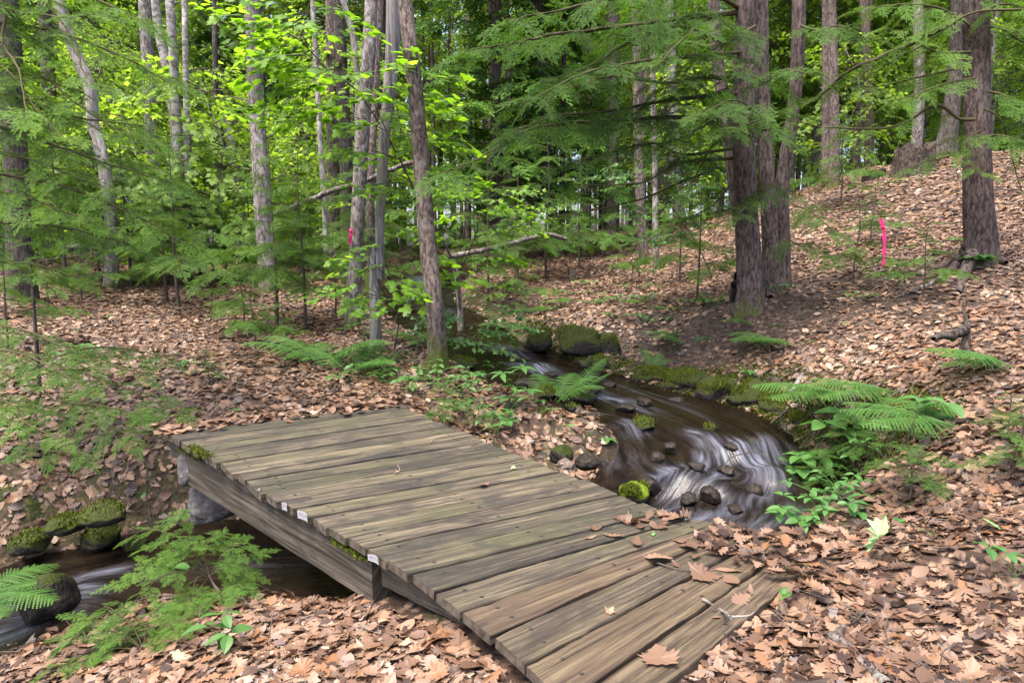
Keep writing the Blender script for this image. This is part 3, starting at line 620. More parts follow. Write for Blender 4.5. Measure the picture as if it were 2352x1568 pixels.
for u, v, sh, L, r, lab in [(1115,1113,'oak',.12,.62,'tan fallen leaf lying alone near the middle of the deck'),(914,1084,'lance',.09,.62,'folded pale leaf scrap on the deck boards, nearer the far side than the tan leaf'),
    (664,989,'oak',.13,.72,'pale lobed leaf by the far edge of the deck, beside a round tan leaf'),(717,997,'ovate',.09,.68,'round tan leaf by the far edge of the deck, beside a pale lobed leaf'),(883,955,'beech',.1,.6,'tan leaf at the top corner of the deck where the far boards meet the plants'),
    (952,967,'oak',.17,.7,'flat wide tan leaf on the far boards beside the green seedlings'),(1402,1404,'maplelo',.06,.8,'small orange leaf scrap alone on a wet brown board'),(1643,1418,'ovate',.045,.62,'tiny pale leaf scrap beside the stick on the nearest board'),
    (1514,1508,'maple',.15,.6,'big tan lobed leaf alone on the nearest board at the bottom of the picture'),(1707,1376,'oak',.13,.64,'pale oak leaf lying across the nearest board above the stick'),(1724,1357,'lance',.1,.6,'curled tan leaf beside the pale oak leaf on the nearest board'),
    (1514,1286,'maple',.15,.78,'golden brown lobed leaf mid board with its points raised'),(1464,1241,'oak',.16,.5,'brown folded leaf bridging a board gap, apart from the pile'),(1404,1230,'oak',.14,.66,'long pale leaf beside a reddish leaf left of the leaf pile'),
    (1370,1211,'beech',.11,.45,'reddish brown leaf farthest out from the leaf pile'),(1354,1235,'lance',.08,.55,'narrow tan leaf below the reddish leaf on the deck'),(1620,1322,'maple',.17,.52,'broad brown leaf on the second board from the near edge'),(1672,1310,'lance',.15,.7,'narrow golden leaf on the second board from the near edge'),
    (1682,1336,'beech',.13,.56,'reddish leaf hanging over the last board gap'),(1685,1268,'lance',.16,.68,'upright pink tan folded leaf standing in the near leaf drift')]:
    one_leaf(u, v, sh, L, rng.uniform(0, 6.28), r, lab)
for u, v in [(1419,1193),(1480,1196),(1500,1207),(1528,1199),(1515,1212),(1565,1189),(1522,1184),(1455,1200),(1540,1192),(1470,1206),(1490,1188),(1440,1197)]:
    one_leaf(u, v, rng.choice(['oak', 'beech', 'maple']), rng.uniform(.085, .12), rng.uniform(0, 6.28), rng.uniform(.35, .65), 'tan leaf in the loose pile beside the stream edge of the deck', group='leaf pile at the stream edge of the deck')
for u, v in [(1559,1242),(1607,1235),(1646,1224),(1685,1206),(1580,1258),(1635,1262),(1550,1296),(1595,1283),(1660,1245),(1700,1230)]:
    one_leaf(u, v, rng.choice(['oak', 'beech', 'maple']), rng.uniform(.085, .12), rng.uniform(0, 6.28), rng.uniform(.3, .65), 'brown leaf at the fringe of the drift covering the near deck corner', group='leaves fringing the near drift')
GREENL = leafmat('fresh_green_leaf', [(0, (.06,.16,.04)), (.5, (.12,.27,.08)), (1, (.3,.42,.2))], [(0, (.08,.2,.03)), (1, (.2,.4,.08))], .3)
one_leaf(1178, 1076, 'ovate', .06, 1.2, .8, 'small pale green leaf alone on the deck', GREENL)
one_leaf(1500, 1227, 'ovate', .04, 1.2, .4, 'tiny bright green leaf beside the leaf pile', GREENL)
for u, v, sh, L, r, lab in [(2010,1290,'maple',.2,.95,'large pale green maple leaf lying on brown litter'),(2130,1240,'ovate',.11,.55,'upright oval green leaf standing in the litter'),(2285,1235,'lance',.13,.6,'narrow green leaf lying on the litter up the bank')]:
    one_leaf(u, v, sh, L, 2.6, r, lab, GREENL, PG(u, v)+[0, 0, .03], .35, 'green leaves on the litter')
# ------------------------------------------------------------------ stones
def stonemat(name, c0, c1, moss, mossmin=.35, wet=False):
    m, nt, ns, ls = mat(name); tc = ns.new('ShaderNodeTexCoord').outputs['Object']
    c = ramp(nt, noise(nt, tc, 7, 6, .65), [(.32, c0), (.7, c1)]); c = mix(nt, ramp(nt, noise(nt, tc, 40, 3), [(.55, (0,0,0)), (.7, (.5,.5,.5))]), c, tuple(min(x*2.2, .6) for x in c1))
    g = ns.new('ShaderNodeNewGeometry').outputs['Normal']; s = N(nt, 'ShaderNodeSeparateXYZ'); ls.new(g, s.inputs[0])
    h = math_(nt, 'ADD', s.outputs[2], math_(nt, 'MULTIPLY', math_(nt, 'SUBTRACT', noise(nt, tc, 6, 4), .5), 1.6)); h = math_(nt, 'MULTIPLY', math_(nt, 'SUBTRACT', h, mossmin), 5, True)
    mc = mix(nt, ramp(nt, noise(nt, tc, 55, 4, .7), [(.35, (0,0,0)), (.65, (1,1,1))]), tuple(x*.35 for x in moss), moss)
    c = mix(nt, h, c, mc) if moss[1] > 0 else c
    b = math_(nt, 'ADD', noise(nt, tc, 25, 5), math_(nt, 'MULTIPLY', math_(nt, 'MULTIPLY', noise(nt, tc, 110, 2), h), 1.2))
    principled(nt, c, .55 if wet else .85, .12 if wet else .2, b, .7, .02); return m
ST_GREY = stonemat('pale_granite', (.04,.037,.036), (.125,.116,.115), (.035,.042,.009), .95)
ST_MOSS = stonemat('mossy_stone', (.009,.0075,.006), (.036,.03,.027), (.034,.044,.006), .0)
ST_DARKM = stonemat('dark_mossy_wet_stone', (.007,.006,.005), (.026,.022,.019), (.03,.042,.006), .5, True)
ST_BRIGHT = stonemat('bright_moss_stone', (.015,.012,.01), (.05,.042,.035), (.11,.165,.007), .05)
ST_WET = stonemat('wet_dark_stone', (.007,.006,.0055), (.028,.022,.019), (0,0,0), 9, True)
def rock(u, v, w, h, m, label, dep=1., P=None, z=None, seed=None, sink=.5, group='stones in and beside the stream', tuft=0):
    """stone centred at pixel (u, v), w x h pixels in the picture"""
    P = PG(u, v+h*.4) if P is None else P
    if z is not None: P = PW(u, v+h*.4, z)
    d = np.linalg.norm(P-[0, 0, CAMZ]); rx = w/2*d/FPX; rz = h/2*d/FPX*1.08; ry = rx*dep
    import bmesh
    bm = bmesh.new(); bmesh.ops.create_icosphere(bm, subdivisions=4, radius=1); V = np.array([x.co[:] for x in bm.verts]); F = np.array([[x.index for x in f.verts] for f in bm.faces]); bm.free()
    s = rng.uniform(0, 99) if seed is None else seed
    k = 1+.55*fbm(V[:, 0]*1.2+s, V[:, 1]*1.2+V[:, 2]*1.7, 2, 2)+.3*fbm(V[:, 0]*2.7+V[:, 2]*2, V[:, 1]*2.7+s, 5, 3)+.1*fbm(V[:, 0]*8+V[:, 2]*6, V[:, 1]*8-V[:, 2]*3+s, 9, 2)
    V = V*k[:, None]
    rr = np.random.default_rng(int(s*1000))
    for q in norm(rr.normal(0, 1, (9, 3))):
        e = V@q-rr.uniform(.68, .9); V = V-np.clip(e, 0, 9)[:, None]*q*.85
    V[:, 2] = np.where(V[:, 2] < -.5, -.5+(V[:, 2]+.5)*.5, V[:, 2])
    V = (rotz(s)@V.T).T*np.array([rx, ry, rz]); C = P+np.array([0, ry*.4, rz*(.9-sink)]); b = Buf(); b.add(V+C, F, 0, .5, True)
    mats = [m]
    if tuft:
        W = V+C; nn = norm(V/np.array([rx, ry, rz])**2); up_ = np.where((nn[:, 2] > .35) & (vnoise(W[:, 0]*9, W[:, 1]*9, 4) > .35))[0]
        if len(up_):
            Q = W[rng.choice(up_, tuft)]+rng.normal(0, .006, (tuft, 3)); add2 = Buf(); add_blades(add2, Q, .02, .005); b.add(np.concatenate(add2.V), np.concatenate(add2.F), 1, np.concatenate(add2.A)); mats.append(MOSSM)
    o = b.build('stone', mats, origin=tuple(C)); return tag(o, label, 'rock', group)
bp = PZ(398, 1120, -.02)
rock(400,1093,66,80,ST_GREY,'pale grey boulder tucked under the far corner of the deck',.9,sink=.1,P=PZ(402,1140,-.05)+np.array([0.02,.16,0]))
rock(452,1178,112,105,ST_GREY,'large speckled grey boulder under the stringer beside the water',.9,sink=.1,P=PZ(452,1228,-.35)+np.array([.03,.14,0]))
rock(222,1236,76,54,ST_MOSS,'moss capped dark stone with an undercut at the edge of the lower stream',P=PZ(222,1255,-.48),tuft=500)
rock(310,1242,46,36,ST_MOSS,'small dark green block between the undercut stone and the boulder',P=PZ(310,1262,-.5))
rock(140,1205,74,36,ST_MOSS,'bright mossy hump above the lower stream',P=PZ(140,1222,-.34),tuft=700)
rock(62,1240,66,46,ST_MOSS,'pale lichen stone with a moss top near the brown fern',P=PZ(62,1265,-.45),tuft=400)
rock(225,1178,90,40,ST_MOSS,'broad dark mossy slab set in red leaves on the lower bank',P=PZ(225,1200,-.22),tuft=300)
rock(30,1150,110,90,ST_MOSS,'big dark mossy mound at the edge of the picture',P=PZ(30,1185,-.32),tuft=500,sink=.8)
rock(95,1392,100,88,ST_DARKM,'wet black stone with a mossy flank standing in the lower rapids',z=-.66,sink=.2)
rock(50,1340,60,50,ST_DARKM,'dark stone behind the fern in the lower rapids',z=-.62)
rock(1457,1130,74,50,ST_BRIGHT,'stone capped in bright green moss beside the deck',z=-.36,tuft=1500)
rock(1490,1112,62,46,ST_WET,'wet reddish brown stone behind the bright moss cap',z=-.35)
rock(1480,973,58,36,ST_DARKM,'rounded dark stone with a moss crown in mid stream',z=-.18,tuft=250)
rock(1440,936,46,24,ST_WET,'low wet black stone, first of two side by side in the upper pool',z=-.12)
rock(1480,921,40,24,ST_WET,'wet black stone with water curling over it in the upper pool',z=-.11)
rock(1632,985,34,36,ST_DARKM,'small upright stone with a moss edge on the lip of the falls',z=-.2,tuft=200)
rock(1600,1000,50,28,ST_WET,'low black ledge stone on the lip of the falls',z=-.2)
rock(1634,1132,46,40,ST_WET,'black pointed stone sticking out of the white rapids',z=-.33)
rock(1583,1142,36,34,ST_WET,'black stone under a curl of white water',z=-.35)
rock(1340,893,84,22,ST_WET,'flat black stone splitting the current at the bend',z=-.03)
rock(1210,880,60,24,ST_WET,'low black stone at the edge of the upper bend',z=.03)
rock(1315,935,34,22,ST_DARKM,'small mossy stone below the fern at the water edge',z=-.08,tuft=150)
rock(1325,905,80,50,ST_DARKM,'dark sloping stone carrying the fern at the water edge',z=-.03)
rock(1245,900,70,36,ST_MOSS,'long moss covered hump on the near bank by the tall herbs',z=.1,tuft=500)
rock(1245,955,34,60,ST_MOSS,'narrow moss covered block on the near bank above the gravel spit',P=PZ(1245,985,-.08),tuft=400)
rock(1240,785,76,66,ST_MOSS,'left moss boulder of the overhanging row on the far bank',z=.16,sink=.1,tuft=700)
rock(1330,790,110,80,ST_MOSS,'largest moss boulder of the overhanging row on the far bank',z=.12,sink=.1,tuft=1000)
rock(1395,800,70,60,ST_MOSS,'end moss boulder of the overhanging row where leaves spill down',z=.1,sink=.1,tuft=500)
rock(1378,833,40,36,ST_MOSS,'egg shaped mossy stone standing at the foot of the far bank',z=.04,sink=.15,tuft=250)
rock(1345,835,34,24,ST_DARKM,'low mossy stone beside the egg shaped stone',z=.05)
rock(1060,830,70,36,ST_MOSS,'mossy hump at the foot of the leaning brown trunk',z=.14,tuft=600)
rock(1290,1040,52,48,ST_DARKM,'angular stone with green stains at the deck side of the gravel spit',z=-.24)
rock(1300,1064,40,28,stonemat('tan_wet_stone', (.045,.034,.028), (.13,.1,.085), (0,0,0), 9, True),'round tan stone in the gravel spit beside the deck',z=-.28)
rock(1350,1060,58,38,ST_WET,'dark lump in the middle of the gravel spit',z=-.26)
rock(1405,1050,50,44,ST_DARKM,'mossy dark stone at the water end of the gravel spit',z=-.26)
rock(1345,1020,90,34,ST_WET,'low muddy ridge of the gravel spit',z=-.2)
rock(1390,985,40,30,ST_WET,'broken black root lump at the head of the gravel spit',z=-.16)
rock(1080,700,40,26,ST_MOSS,'mossy stone beside the upper cascade',z=.42)
rock(930,700,44,30,ST_WET,'dark stone at the near side of the upper cascade',z=.46)
for u, v, w, h, lab in [(1500,858,90,40,'moss hump on the far bank at the head of the pool'),(1575,872,120,52,'long moss hump on the far bank, second along the pool'),(1660,890,120,60,'moss hump on the far bank above the middle of the pool'),(1735,905,110,64,'moss hump on the far bank where the dark branch dips to the pool'),(1800,925,100,60,'moss hump on the far bank below the short pale stick'),(1850,965,70,50,'last moss hump on the far bank beside the fan leaved herbs')]:
    rock(u, v, w, h, ST_MOSS, lab, .9, z=-.05, sink=.45, tuft=2600, group='moss humps along the far bank')
for u, v, w, h, lab in [(1510,1045,34,24,'small wet stone in the near side of the rapids'),(1540,1020,30,18,'small wet stone just below the lip of the falls'),(1680,1020,40,22,'dark wet stone on the lip of the falls under the broken twigs'),(1735,1010,34,22,'wet stone on the lip of the falls towards the far bank'),(1670,1075,38,26,'dark wet stone in the middle of the rapids'),(1735,1120,36,28,'wet stone in the rapids below the bare twig'),(1780,1080,32,24,'wet stone in the rapids beside the overhanging herbs'),(1600,1065,36,22,'low wet stone between the falls and the bright moss cap'),(1540,1110,32,24,'wet stone just past the bright moss cap'),(1690,1165,34,22,'low wet stone near the deck in the white water'),
    (1225,838,30,18,'small stone in the upper rapids, nearest the bend'),(1190,822,26,16,'small stone in the upper rapids above the bend'),(1265,858,34,18,'dark stone in the bend of the upper rapids'),(1130,806,26,16,'small dark stone in the highest visible rapids'),(1400,880,34,14,'flat stone awash at the head of the pool'),(1555,915,34,14,'flat stone awash in the pool by the moss humps')]:
    rock(u, v, w, h, ST_WET, lab, 1.1, z=-.1, sink=.75)
# ------------------------------------------------------------------ foliage templates (unit length along X, flat in XY)
class Tm:
    def __init__(s, buf): s.V = np.concatenate(buf.V); s.A = np.concatenate(buf.A); s.P = []
def finish(buf):
    t = Tm(buf); d = {}
    for F, M in zip(buf.F, buf.M): d.setdefault((F.shape[1], int(M[0])), []).append(F)
    t.P = [(np.concatenate(f), k[1]) for k, f in d.items()]; return t
def hem_template(mode, seed):
    r = np.random.default_rng(seed); b = Buf(); lines = []
    ntw = {'fine': 20, 'mid': 22, 'far': 14, 'seed': 13}[mode]
    ax = np.linspace(0, 1, 9); axy = .05*np.sin(ax*3+seed); axz = -.06*ax**2
    A = lambda t: np.array([t, np.interp(t, ax, axy), np.interp(t, ax, axz)])
    b.add(*tube(np.stack([ax, axy, axz], -1), .008*(1-ax*.85), 3), 1, .5)
    lines.append((A(.5), A(1.), 1))
    for i in range(ntw):
        t = .05+.93*i/ntw+r.normal(0, .012); s = 1 if i % 2 else -1
        l = (.44*(1-t)**.75*(.65+.6*r.random())+.05)*(1 if t > .12 else .7); an = math.radians(r.normal(52, 8)); d = np.array([math.cos(an), s*math.sin(an), r.normal(-.04, .14)])
        p = A(min(t, 1)); e = p+d*l; lines.append((p, e, 1))
        if mode != 'far': b.add(*tube(np.array([p, p+d*l*.5, e]), np.array([.004, .003, .001]), 3), 1, .5)
        ns_ = int(l/.075)
        for k in range(ns_):
            tt = (k+.8)/(ns_+.6); q = p+d*l*tt; s2 = 1 if k % 2 else -1; a2 = an+s2*math.radians(r.normal(45, 8)); l2 = (.13*(1-tt)+.05)*(.7+.6*r.random())
            d2 = np.array([math.cos(a2*1.), s*math.sin(a2) if True else 0, r.normal(-.05, .2)]); lines.append((q, q+d2*l2, 2))
    for p, e, lev in lines:
        d = e-p; L = np.linalg.norm(d)
        if L < 1e-3: continue
        d = d/L; sd = norm(np.cross([0, 0, 1.], d))
        if mode == 'far':
            n = max(1, int(L/.1)); 
            for k in range(n):
                a = p+d*L*k/n; c = p+d*L*(k+1.25)/n; w = .03*(1.1-.4*k/n); m_ = (a+c)/2+np.array([0, 0, r.normal(0, .02)])
                b.add([a, m_+sd*w, c, m_-sd*w], [[0, 1, 2, 3]], 0, r.random())
            continue
        sp = {'fine': .0105, 'mid': .0125, 'seed': .024}[mode]; ln = {'fine': .034, 'mid': .03, 'seed': .075}[mode]; wd = {'fine': .007, 'mid': .0098, 'seed': .012}[mode]
        n = max(2, int(L/sp)); t = (np.arange(n)+.5)/n
        for s in (1, -1):
            c = p+d*(L*t)[:, None]; dirs = norm(sd*s*1.+d*(.55+.2*r.random((n, 1)))+np.array([0, 0, 1.])*r.normal(.1, .22, (n, 1)))
            l_ = ln*(1-.45*t**3)*(.8+.4*r.random(n)); tip = c+dirs*l_[:, None]; w = d*wd*.5
            V = np.stack([c-w, c+w, tip], 1).reshape(-1, 3); tone = np.clip(.35+.25*r.random(n)+(.4*t**2 if lev == 2 else .2*t), 0, 1)
            b.add(V, np.arange(3*n).reshape(-1, 3), 0, np.repeat(tone, 3))
    return finish(b)
HF = [hem_template('fine', s) for s in (1, 2, 3)]; HM = [hem_template('mid', s) for s in (4, 5, 6, 7)]; HS = [hem_template('seed', s) for s in (11, 12, 13)]; HX = [hem_template('far', s) for s in (8, 9, 10)]
def broad_template(shape, n, size, seed, flat=.25, spread=.38):
    """leafy twig of unit length: alternate side shoots with leaves held near level"""
    r = np.random.default_rng(seed); b = Buf(); ax = np.linspace(0, 1, 6); axz = -.08*ax**2; axy = .06*np.sin(3*ax+seed)
    b.add(*tube(np.stack([ax, axy, axz], -1), .007*(1-ax*.8), 3), 1, .5); P = []; Y = []
    for i in range(n):
        t = .12+.88*(i+r.random())/n; s = 1 if i % 2 else -1; an = math.radians(r.normal(55, 14))*s; l = spread*(1-.55*t)*r.uniform(.15, 1)
        q = np.array([t, np.interp(t, ax, axy), np.interp(t, ax, axz)]); e = q+np.array([math.cos(an), math.sin(an), 0])*l+[0, 0, r.normal(-.01, .035)]
        if i % 2 == 0: b.add(*tube(np.array([q, (q+e)/2, e]), np.array([.003, .002, .001]), 3), 1, .5)
        P.append(e); Y.append(an+r.normal(0, .5))
    P = np.array(P); nr = norm(np.array([0, 0, 1.])+r.normal(0, flat, (n, 3))+[.12, 0, 0])
    V, F = LEAF[shape]; R = rot_from(nr, np.array(Y)); L = size*r.uniform(.65, 1.2, n); W = V.copy(); m = len(V)
    W = np.repeat(W[None], n, 0); W[..., 2] += r.normal(-.15, .2, n)[:, None]*W[..., 0]**2; W = np.einsum('mij,mnj->mni', R, W*L[:, None, None])+P[:, None]
    b.add(W.reshape(-1, 3), (F[None]+np.arange(n)[:, None, None]*m).reshape(-1, F.shape[1]), 0, np.repeat(r.random(n), m)); return finish(b)
LEAF['rhomb'] = (np.array([[0, 0, 0], [.5, .3, .05], [1, 0, 0], [.5, -.3, .05]]), np.array([[0, 3, 2, 1]]))
BM = [broad_template('maple', 15, .2, s) for s in (1, 2, 3)]
BMl = [broad_template('maplelo', 26, .155, s) for s in (4, 5, 6)]
BB = [broad_template('rhomb', 46, .125, s, .4, .42) for s in (7, 8, 9)]
BO = [broad_template('ovate', 24, .15, s, .3) for s in (10, 11)]
def put(b, tm, P, yaw, pitch, roll, L, droop=.15, shift=None, thick=1.):
    V = tm.V.copy(); V[:, 2] *= thick; V[:, 2] -= droop*V[:, 0]**2
    R = rotz(yaw)@roty(-pitch)@rotx(roll); V = (V*L)@R.T+P
    s = rng.uniform(-.22, .22) if shift is None else shift
    b.addbuf([(F, m, False) for F, m in tm.P], V, np.clip(tm.A+s, 0, 1))
def limb(b, pts, r0, r1, tms, sl, n, start=.15, spread=58, droop=.2, pitch=(-.1, .15), tip=True, wood=True, shift=None, hang=0):
    """a bough along pts with sprays to both sides"""
    Q = spline(pts, 6); k = len(Q); s = np.concatenate([[0], np.cumsum(np.linalg.norm(np.diff(Q, axis=0), axis=1))]); s /= s[-1]
    if wood: b.add(*tube(Q+rng.normal(0, r0*.25, Q.shape)*np.linspace(0, 1, k)[:, None], r0*(1-s)+r1*s, 6), 1, .5, True)
    T = norm(np.gradient(Q, axis=0))
    for i in range(n):
        t = start+(1-start)*(i+rng.random()*.8)/n; P = np.array([np.interp(t, s, Q[:, a]) for a in range(3)]); d = np.array([np.interp(t, s, T[:, a]) for a in range(3)])
        yw = math.atan2(d[1], d[0]); sg = 1 if i % 2 else -1
        put(b, tms[rng.integers(len(tms))], P, yw+sg*math.radians(rng.normal(spread, 12)), rng.normal(*pitch)-hang*rng.random(), rng.normal(0, .25), sl*(1.05-.5*t)*rng.uniform(.7, 1.25), droop*rng.uniform(.5, 1.6), shift)
    if tip: put(b, tms[0], Q[-2], math.atan2(T[-1][1], T[-1][0]), rng.normal(*pitch)-.1, 0, sl*.75, droop, shift)
# ------------------------------------------------------------------ trunks
def trunk_mesh(pts, r0, r1, bark, flare=.7, lobes=5, sides=20, rough=.07, step=.11, seed=None, fh=.2, knots=0):
    seed = rng.uniform(0, 99) if seed is None else seed
    Q = spline(pts, 10); L = np.concatenate([[0], np.cumsum(np.linalg.norm(np.diff(Q, axis=0), axis=1))]); n = max(8, int(L[-1]/step)); s = np.linspace(0, L[-1], n)
    s = np.concatenate([np.linspace(0, .6, 12)[:-1], np.linspace(.6, L[-1], n)]) if L[-1] > 1.2 else s
    P = np.stack([np.interp(s, L, Q[:, a]) for a in range(3)], -1); R = r0+(r1-r0)*s/L[-1]
    a = np.arange(sides)*2*np.pi/sides
    fl = np.exp(-s/fh)[:, None]; lob = .5+.5*np.cos(lobes*a+seed+.8*np.sin(2*a+seed))
    rad = 1+flare*fl*(.35+.9*lob[None])
    ca, sa = np.cos(a)[None], np.sin(a)[None]; S = s[:, None]
    rad = rad+rough*2*fbm(ca*2.2+seed, sa*2.2+S*1.3, 3, 3)+rough*1.5*fbm(ca*7+seed, sa*7+S*1.6, 7, 2)
    b = Buf(); b.add(*tube(P, R, sides, rad=rad), 0, .5, True); return b
def trunk(root, pts, r0, r1, bark, origin, **k):
    return trunk_mesh(pts, r0, r1, bark, **k).build('trunk', BARK[bark], root, origin=origin)
def px_tree(label, px, w0, w1, bark, depth=None, name='tree', cat='tree', group=None, flare=.7, topv=-250, root=None, rough=.07, sink=.2, **k):
    """trunk through picture pixels px (base first) at one distance"""
    B = PG(*px[0]) if depth is None else PY(*px[0], depth)
    if depth is not None: B[2] = min(B[2], 99)
    y = B[1]; pts = [B-np.array([0, 0, sink])]
    if depth is not None: pts = [np.array([B[0], y, T1(B[0], y)-.1])]
    pts += [PY(u, v, y+rng.normal(0, .04)) for u, v in px[1:]]
    if topv is not None:
        a, c = np.array(px[-2], float), np.array(px[-1], float); d = (c-a)/abs(c[1]-a[1]); e = c+d*max(c[1]-topv, 0); pts.append(PY(*e, y))
    dist = math.hypot(y, 1); q = .92/math.sqrt(1+((px[0][0]-1176)/FPX)**2); r0 = w0/2*y/FPX*q; r1 = w1/2*y/FPX*q
    o = tuple(pts[0]+np.array([0, 0, sink])); top = root is None
    if top: root = thing(name, label, cat, o, group)
    t = trunk(root, pts, r0, r1*.92, bark, o, flare=flare, rough=rough, **{'fh': .28, **k})
    return root, pts, o
def branch(root, o, px, d0, d1, r0, r1, name='branch', m=None, jit=.01):
    P = np.array([PY(u, v, d0+(d1-d0)*i/(len(px)-1)) for i, (u, v) in enumerate(px)]); Q = spline(P, 6); b = Buf()
    b.add(*tube(Q+rng.normal(0, jit, Q.shape), np.linspace(r0, r1, len(Q)), 7), 0, .5, True); return b.build(name, m or TWIG, root, origin=o)
# ---------------- the trees one can tell apart
t, p, o = px_tree('tall grey furrowed trunk with a rusty band, between the birch clump and the leaning trunks', [(618,672),(610,560),(600,420),(590,260),(580,60)], 44, 37, 'grey', name='maple_tree', flare=.45)
for q in ([(598,330),(640,300),(690,285)], [(602,420),(650,400),(676,372)], [(588,250),(560,230),(520,222)]): branch(t, o, q, p[0][1], p[0][1]+.3, .018, .005)
px_tree('dark lichen spotted trunk leaning over the ferns beside the grey dead snag', [(806,752),(815,640),(822,500),(832,330),(846,140),(853,0)], 38, 30, 'grey', name='oak_tree', flare=.5, rough=.08)
px_tree('brown ridged trunk with a mossy foot at the bend of the stream', [(1006,832),(1000,720),(985,580),(972,430),(958,250),(942,110),(930,0)], 46, 34, 'brown', name='oak_tree', flare=.55, rough=.08)
# dead snag: a bare upper stem broken off beside its stump
t, p, o = px_tree('smooth grey dead snag split near its foot behind the maple leaves', [(864,806),(862,720),(860,640),(864,560)], 30, 26, 'snag', name='dead_snag', cat='dead tree', flare=.3, topv=None, rough=.1)
tt = trunk_mesh([PY(876, 640, p[0][1]-.05), PY(872, 560, p[0][1]-.04), PY(876, 430, p[0][1]), PY(884, 300, p[0][1]), PY(900, 140, p[0][1]), PY(904, 0, p[0][1]), PY(905, -200, p[0][1])], .045, .09, 'snag', flare=0, rough=.1); tt.build('upper_stem', B_SNAG, t, origin=o)
px_tree('slim upright trunk directly behind the grey dead snag', [(850,770),(850,600),(852,400),(860,250)], 22, 16, 'brown', depth=11.2, name='maple_tree', flare=.2)
# birch clump
t = None
r_, p, o = px_tree('grey birch clump of three stems, one leaning away, in the hemlock saplings', [(424,642),(418,500),(408,330),(402,200),(394,60),(390,0)], 28, 22, 'birch', name='birch_tree', flare=.4)
t = r_
px_tree('', [(428,645),(432,520),(430,380),(428,220),(425,80),(424,0)], 18, 14, 'birch', root=t, flare=.2)
trunk_mesh([PY(408, 420, 13.2), PY(402, 300, 13.2), PY(392, 215, 13.2), PY(377, 130, 13.2), PY(363, 60, 13.2), PY(352, -60, 13.2)], .085, .075, 'birch', flare=0).build('trunk', B_BIRCH, t, origin=o)
px_tree('crooked grey trunk with a mossy foot standing alone near the brush pile', [(252,662),(258,560),(246,430),(226,320),(214,290),(206,200),(160,90),(140,20)], 36, 30, 'pale', name='birch_tree', flare=.5)
px_tree('thick pale trunk rising behind the leaning birch stem', [(350,660),(350,480),(346,280),(338,120),(332,0)], 36, 31, 'grey', depth=15.5, name='oak_tree', flare=.3)
px_tree('broad dark hemlock trunk at the edge of the picture behind the brush', [(52,690),(44,560),(38,430),(32,300)], 74, 56, 'dark', name='hemlock_tree', flare=.45, rough=.1)
px_tree('second dark trunk behind the broad hemlock at the edge', [(130,640),(128,500),(120,350)], 40, 34, 'dark', depth=15, name='hemlock_tree', flare=.3)
px_tree('broken birch snag with a jagged woodpecker holed top', [(556,600),(548,480),(536,370),(524,290),(520,262)], 27, 19, 'birch', depth=16, name='birch_snag', cat='dead tree', flare=.3, topv=None, rough=.12)
px_tree('black slender stem just behind the broken birch snag', [(502,640),(500,470),(497,280),(494,120),(492,0)], 15, 13, 'dark', depth=17, name='spruce_tree', flare=.2)
px_tree('straight purplish trunk behind the leaning maple sapling', [(766,620),(764,480),(764,300),(762,120),(760,0)], 34, 26, 'brown', depth=14.5, name='pine_tree', flare=.3)
px_tree('thin pale stem in front of the straight purplish trunk', [(752,640),(746,480),(736,330),(727,160),(718,0)], 15, 12, 'pale', depth=13.2, name='maple_tree', flare=.2)
px_tree('pale curving stem that bows toward the lichen trunk near the top', [(808,600),(818,420),(822,220),(812,90),(796,30),(784,-10)], 17, 14, 'pale', depth=13.8, name='maple_tree', flare=.2)
px_tree('dark trunk hung with a pink tape behind the lichen trunk', [(800,640),(800,520),(796,380),(790,260)], 36, 28, 'dark', depth=14, name='hemlock_tree', flare=.3)
px_tree('slender trunk with a mossy kicked foot at the crest of the leaf slope', [(1402,576),(1404,500),(1404,380),(1406,240),(1404,100)], 26, 19, 'brown', name='maple_tree', flare=.7)
px_tree('straight slender trunk with a swept foot on the leaf slope', [(1486,610),(1478,570),(1472,480),(1466,330),(1462,160),(1458,0)], 24, 18, 'brown', name='maple_tree', flare=.6)
px_tree('thin lichen flecked stem beside the swept foot trunk', [(1508,618),(1505,520),(1504,380),(1500,200),(1498,40)], 15, 11, 'grey', name='maple_tree', flare=.5)
px_tree('dark crooked trunk at the foot of the slope behind the hemlock boughs', [(1282,556),(1268,490),(1256,400),(1250,280)], 28, 20, 'dark', depth=17, name='hemlock_tree', flare=.5)
px_tree('small forked grey tree between the stream and the ridged trunk', [(1060,780),(1056,700),(1050,650),(1044,600)], 17, 13, 'grey', name='young_maple', cat='young tree', flare=.3, topv=None)
px_tree('pale pillar trunk behind the crest to the near side of the leaf slope stump', [(1916,432),(1916,330),(1914,180),(1910,40)], 28, 22, 'brown', name='oak_tree', flare=.4)
px_tree('mossy footed trunk paired with the pale pillar on the crest', [(1898,392),(1896,300),(1896,150)], 20, 17, 'brown', depth=17.5, name='oak_tree', flare=.7)
px_tree('thick slanting trunk on the crest behind the great hemlock', [(2170,330),(2186,240),(2196,130),(2200,0)], 44, 32, 'dark', depth=16.5, name='hemlock_tree', flare=.9, fh=.5)
px_tree('straight trunk on the crest behind the hollow stump', [(2000,356),(1996,240),(1990,120)], 24, 20, 'brown', depth=19, name='maple_tree', flare=.4)
px_tree('double trunk rising just behind the hollow stump', [(2106,330),(2112,220),(2110,100)], 30, 24, 'grey', depth=18, name='maple_tree', flare=.6)
px_tree('pale trunk behind the dark hemlock boughs, near the top of the picture', [(1560,560),(1552,400),(1544,240),(1536,60)], 30, 25, 'pale', depth=20, name='birch_tree', flare=.3)
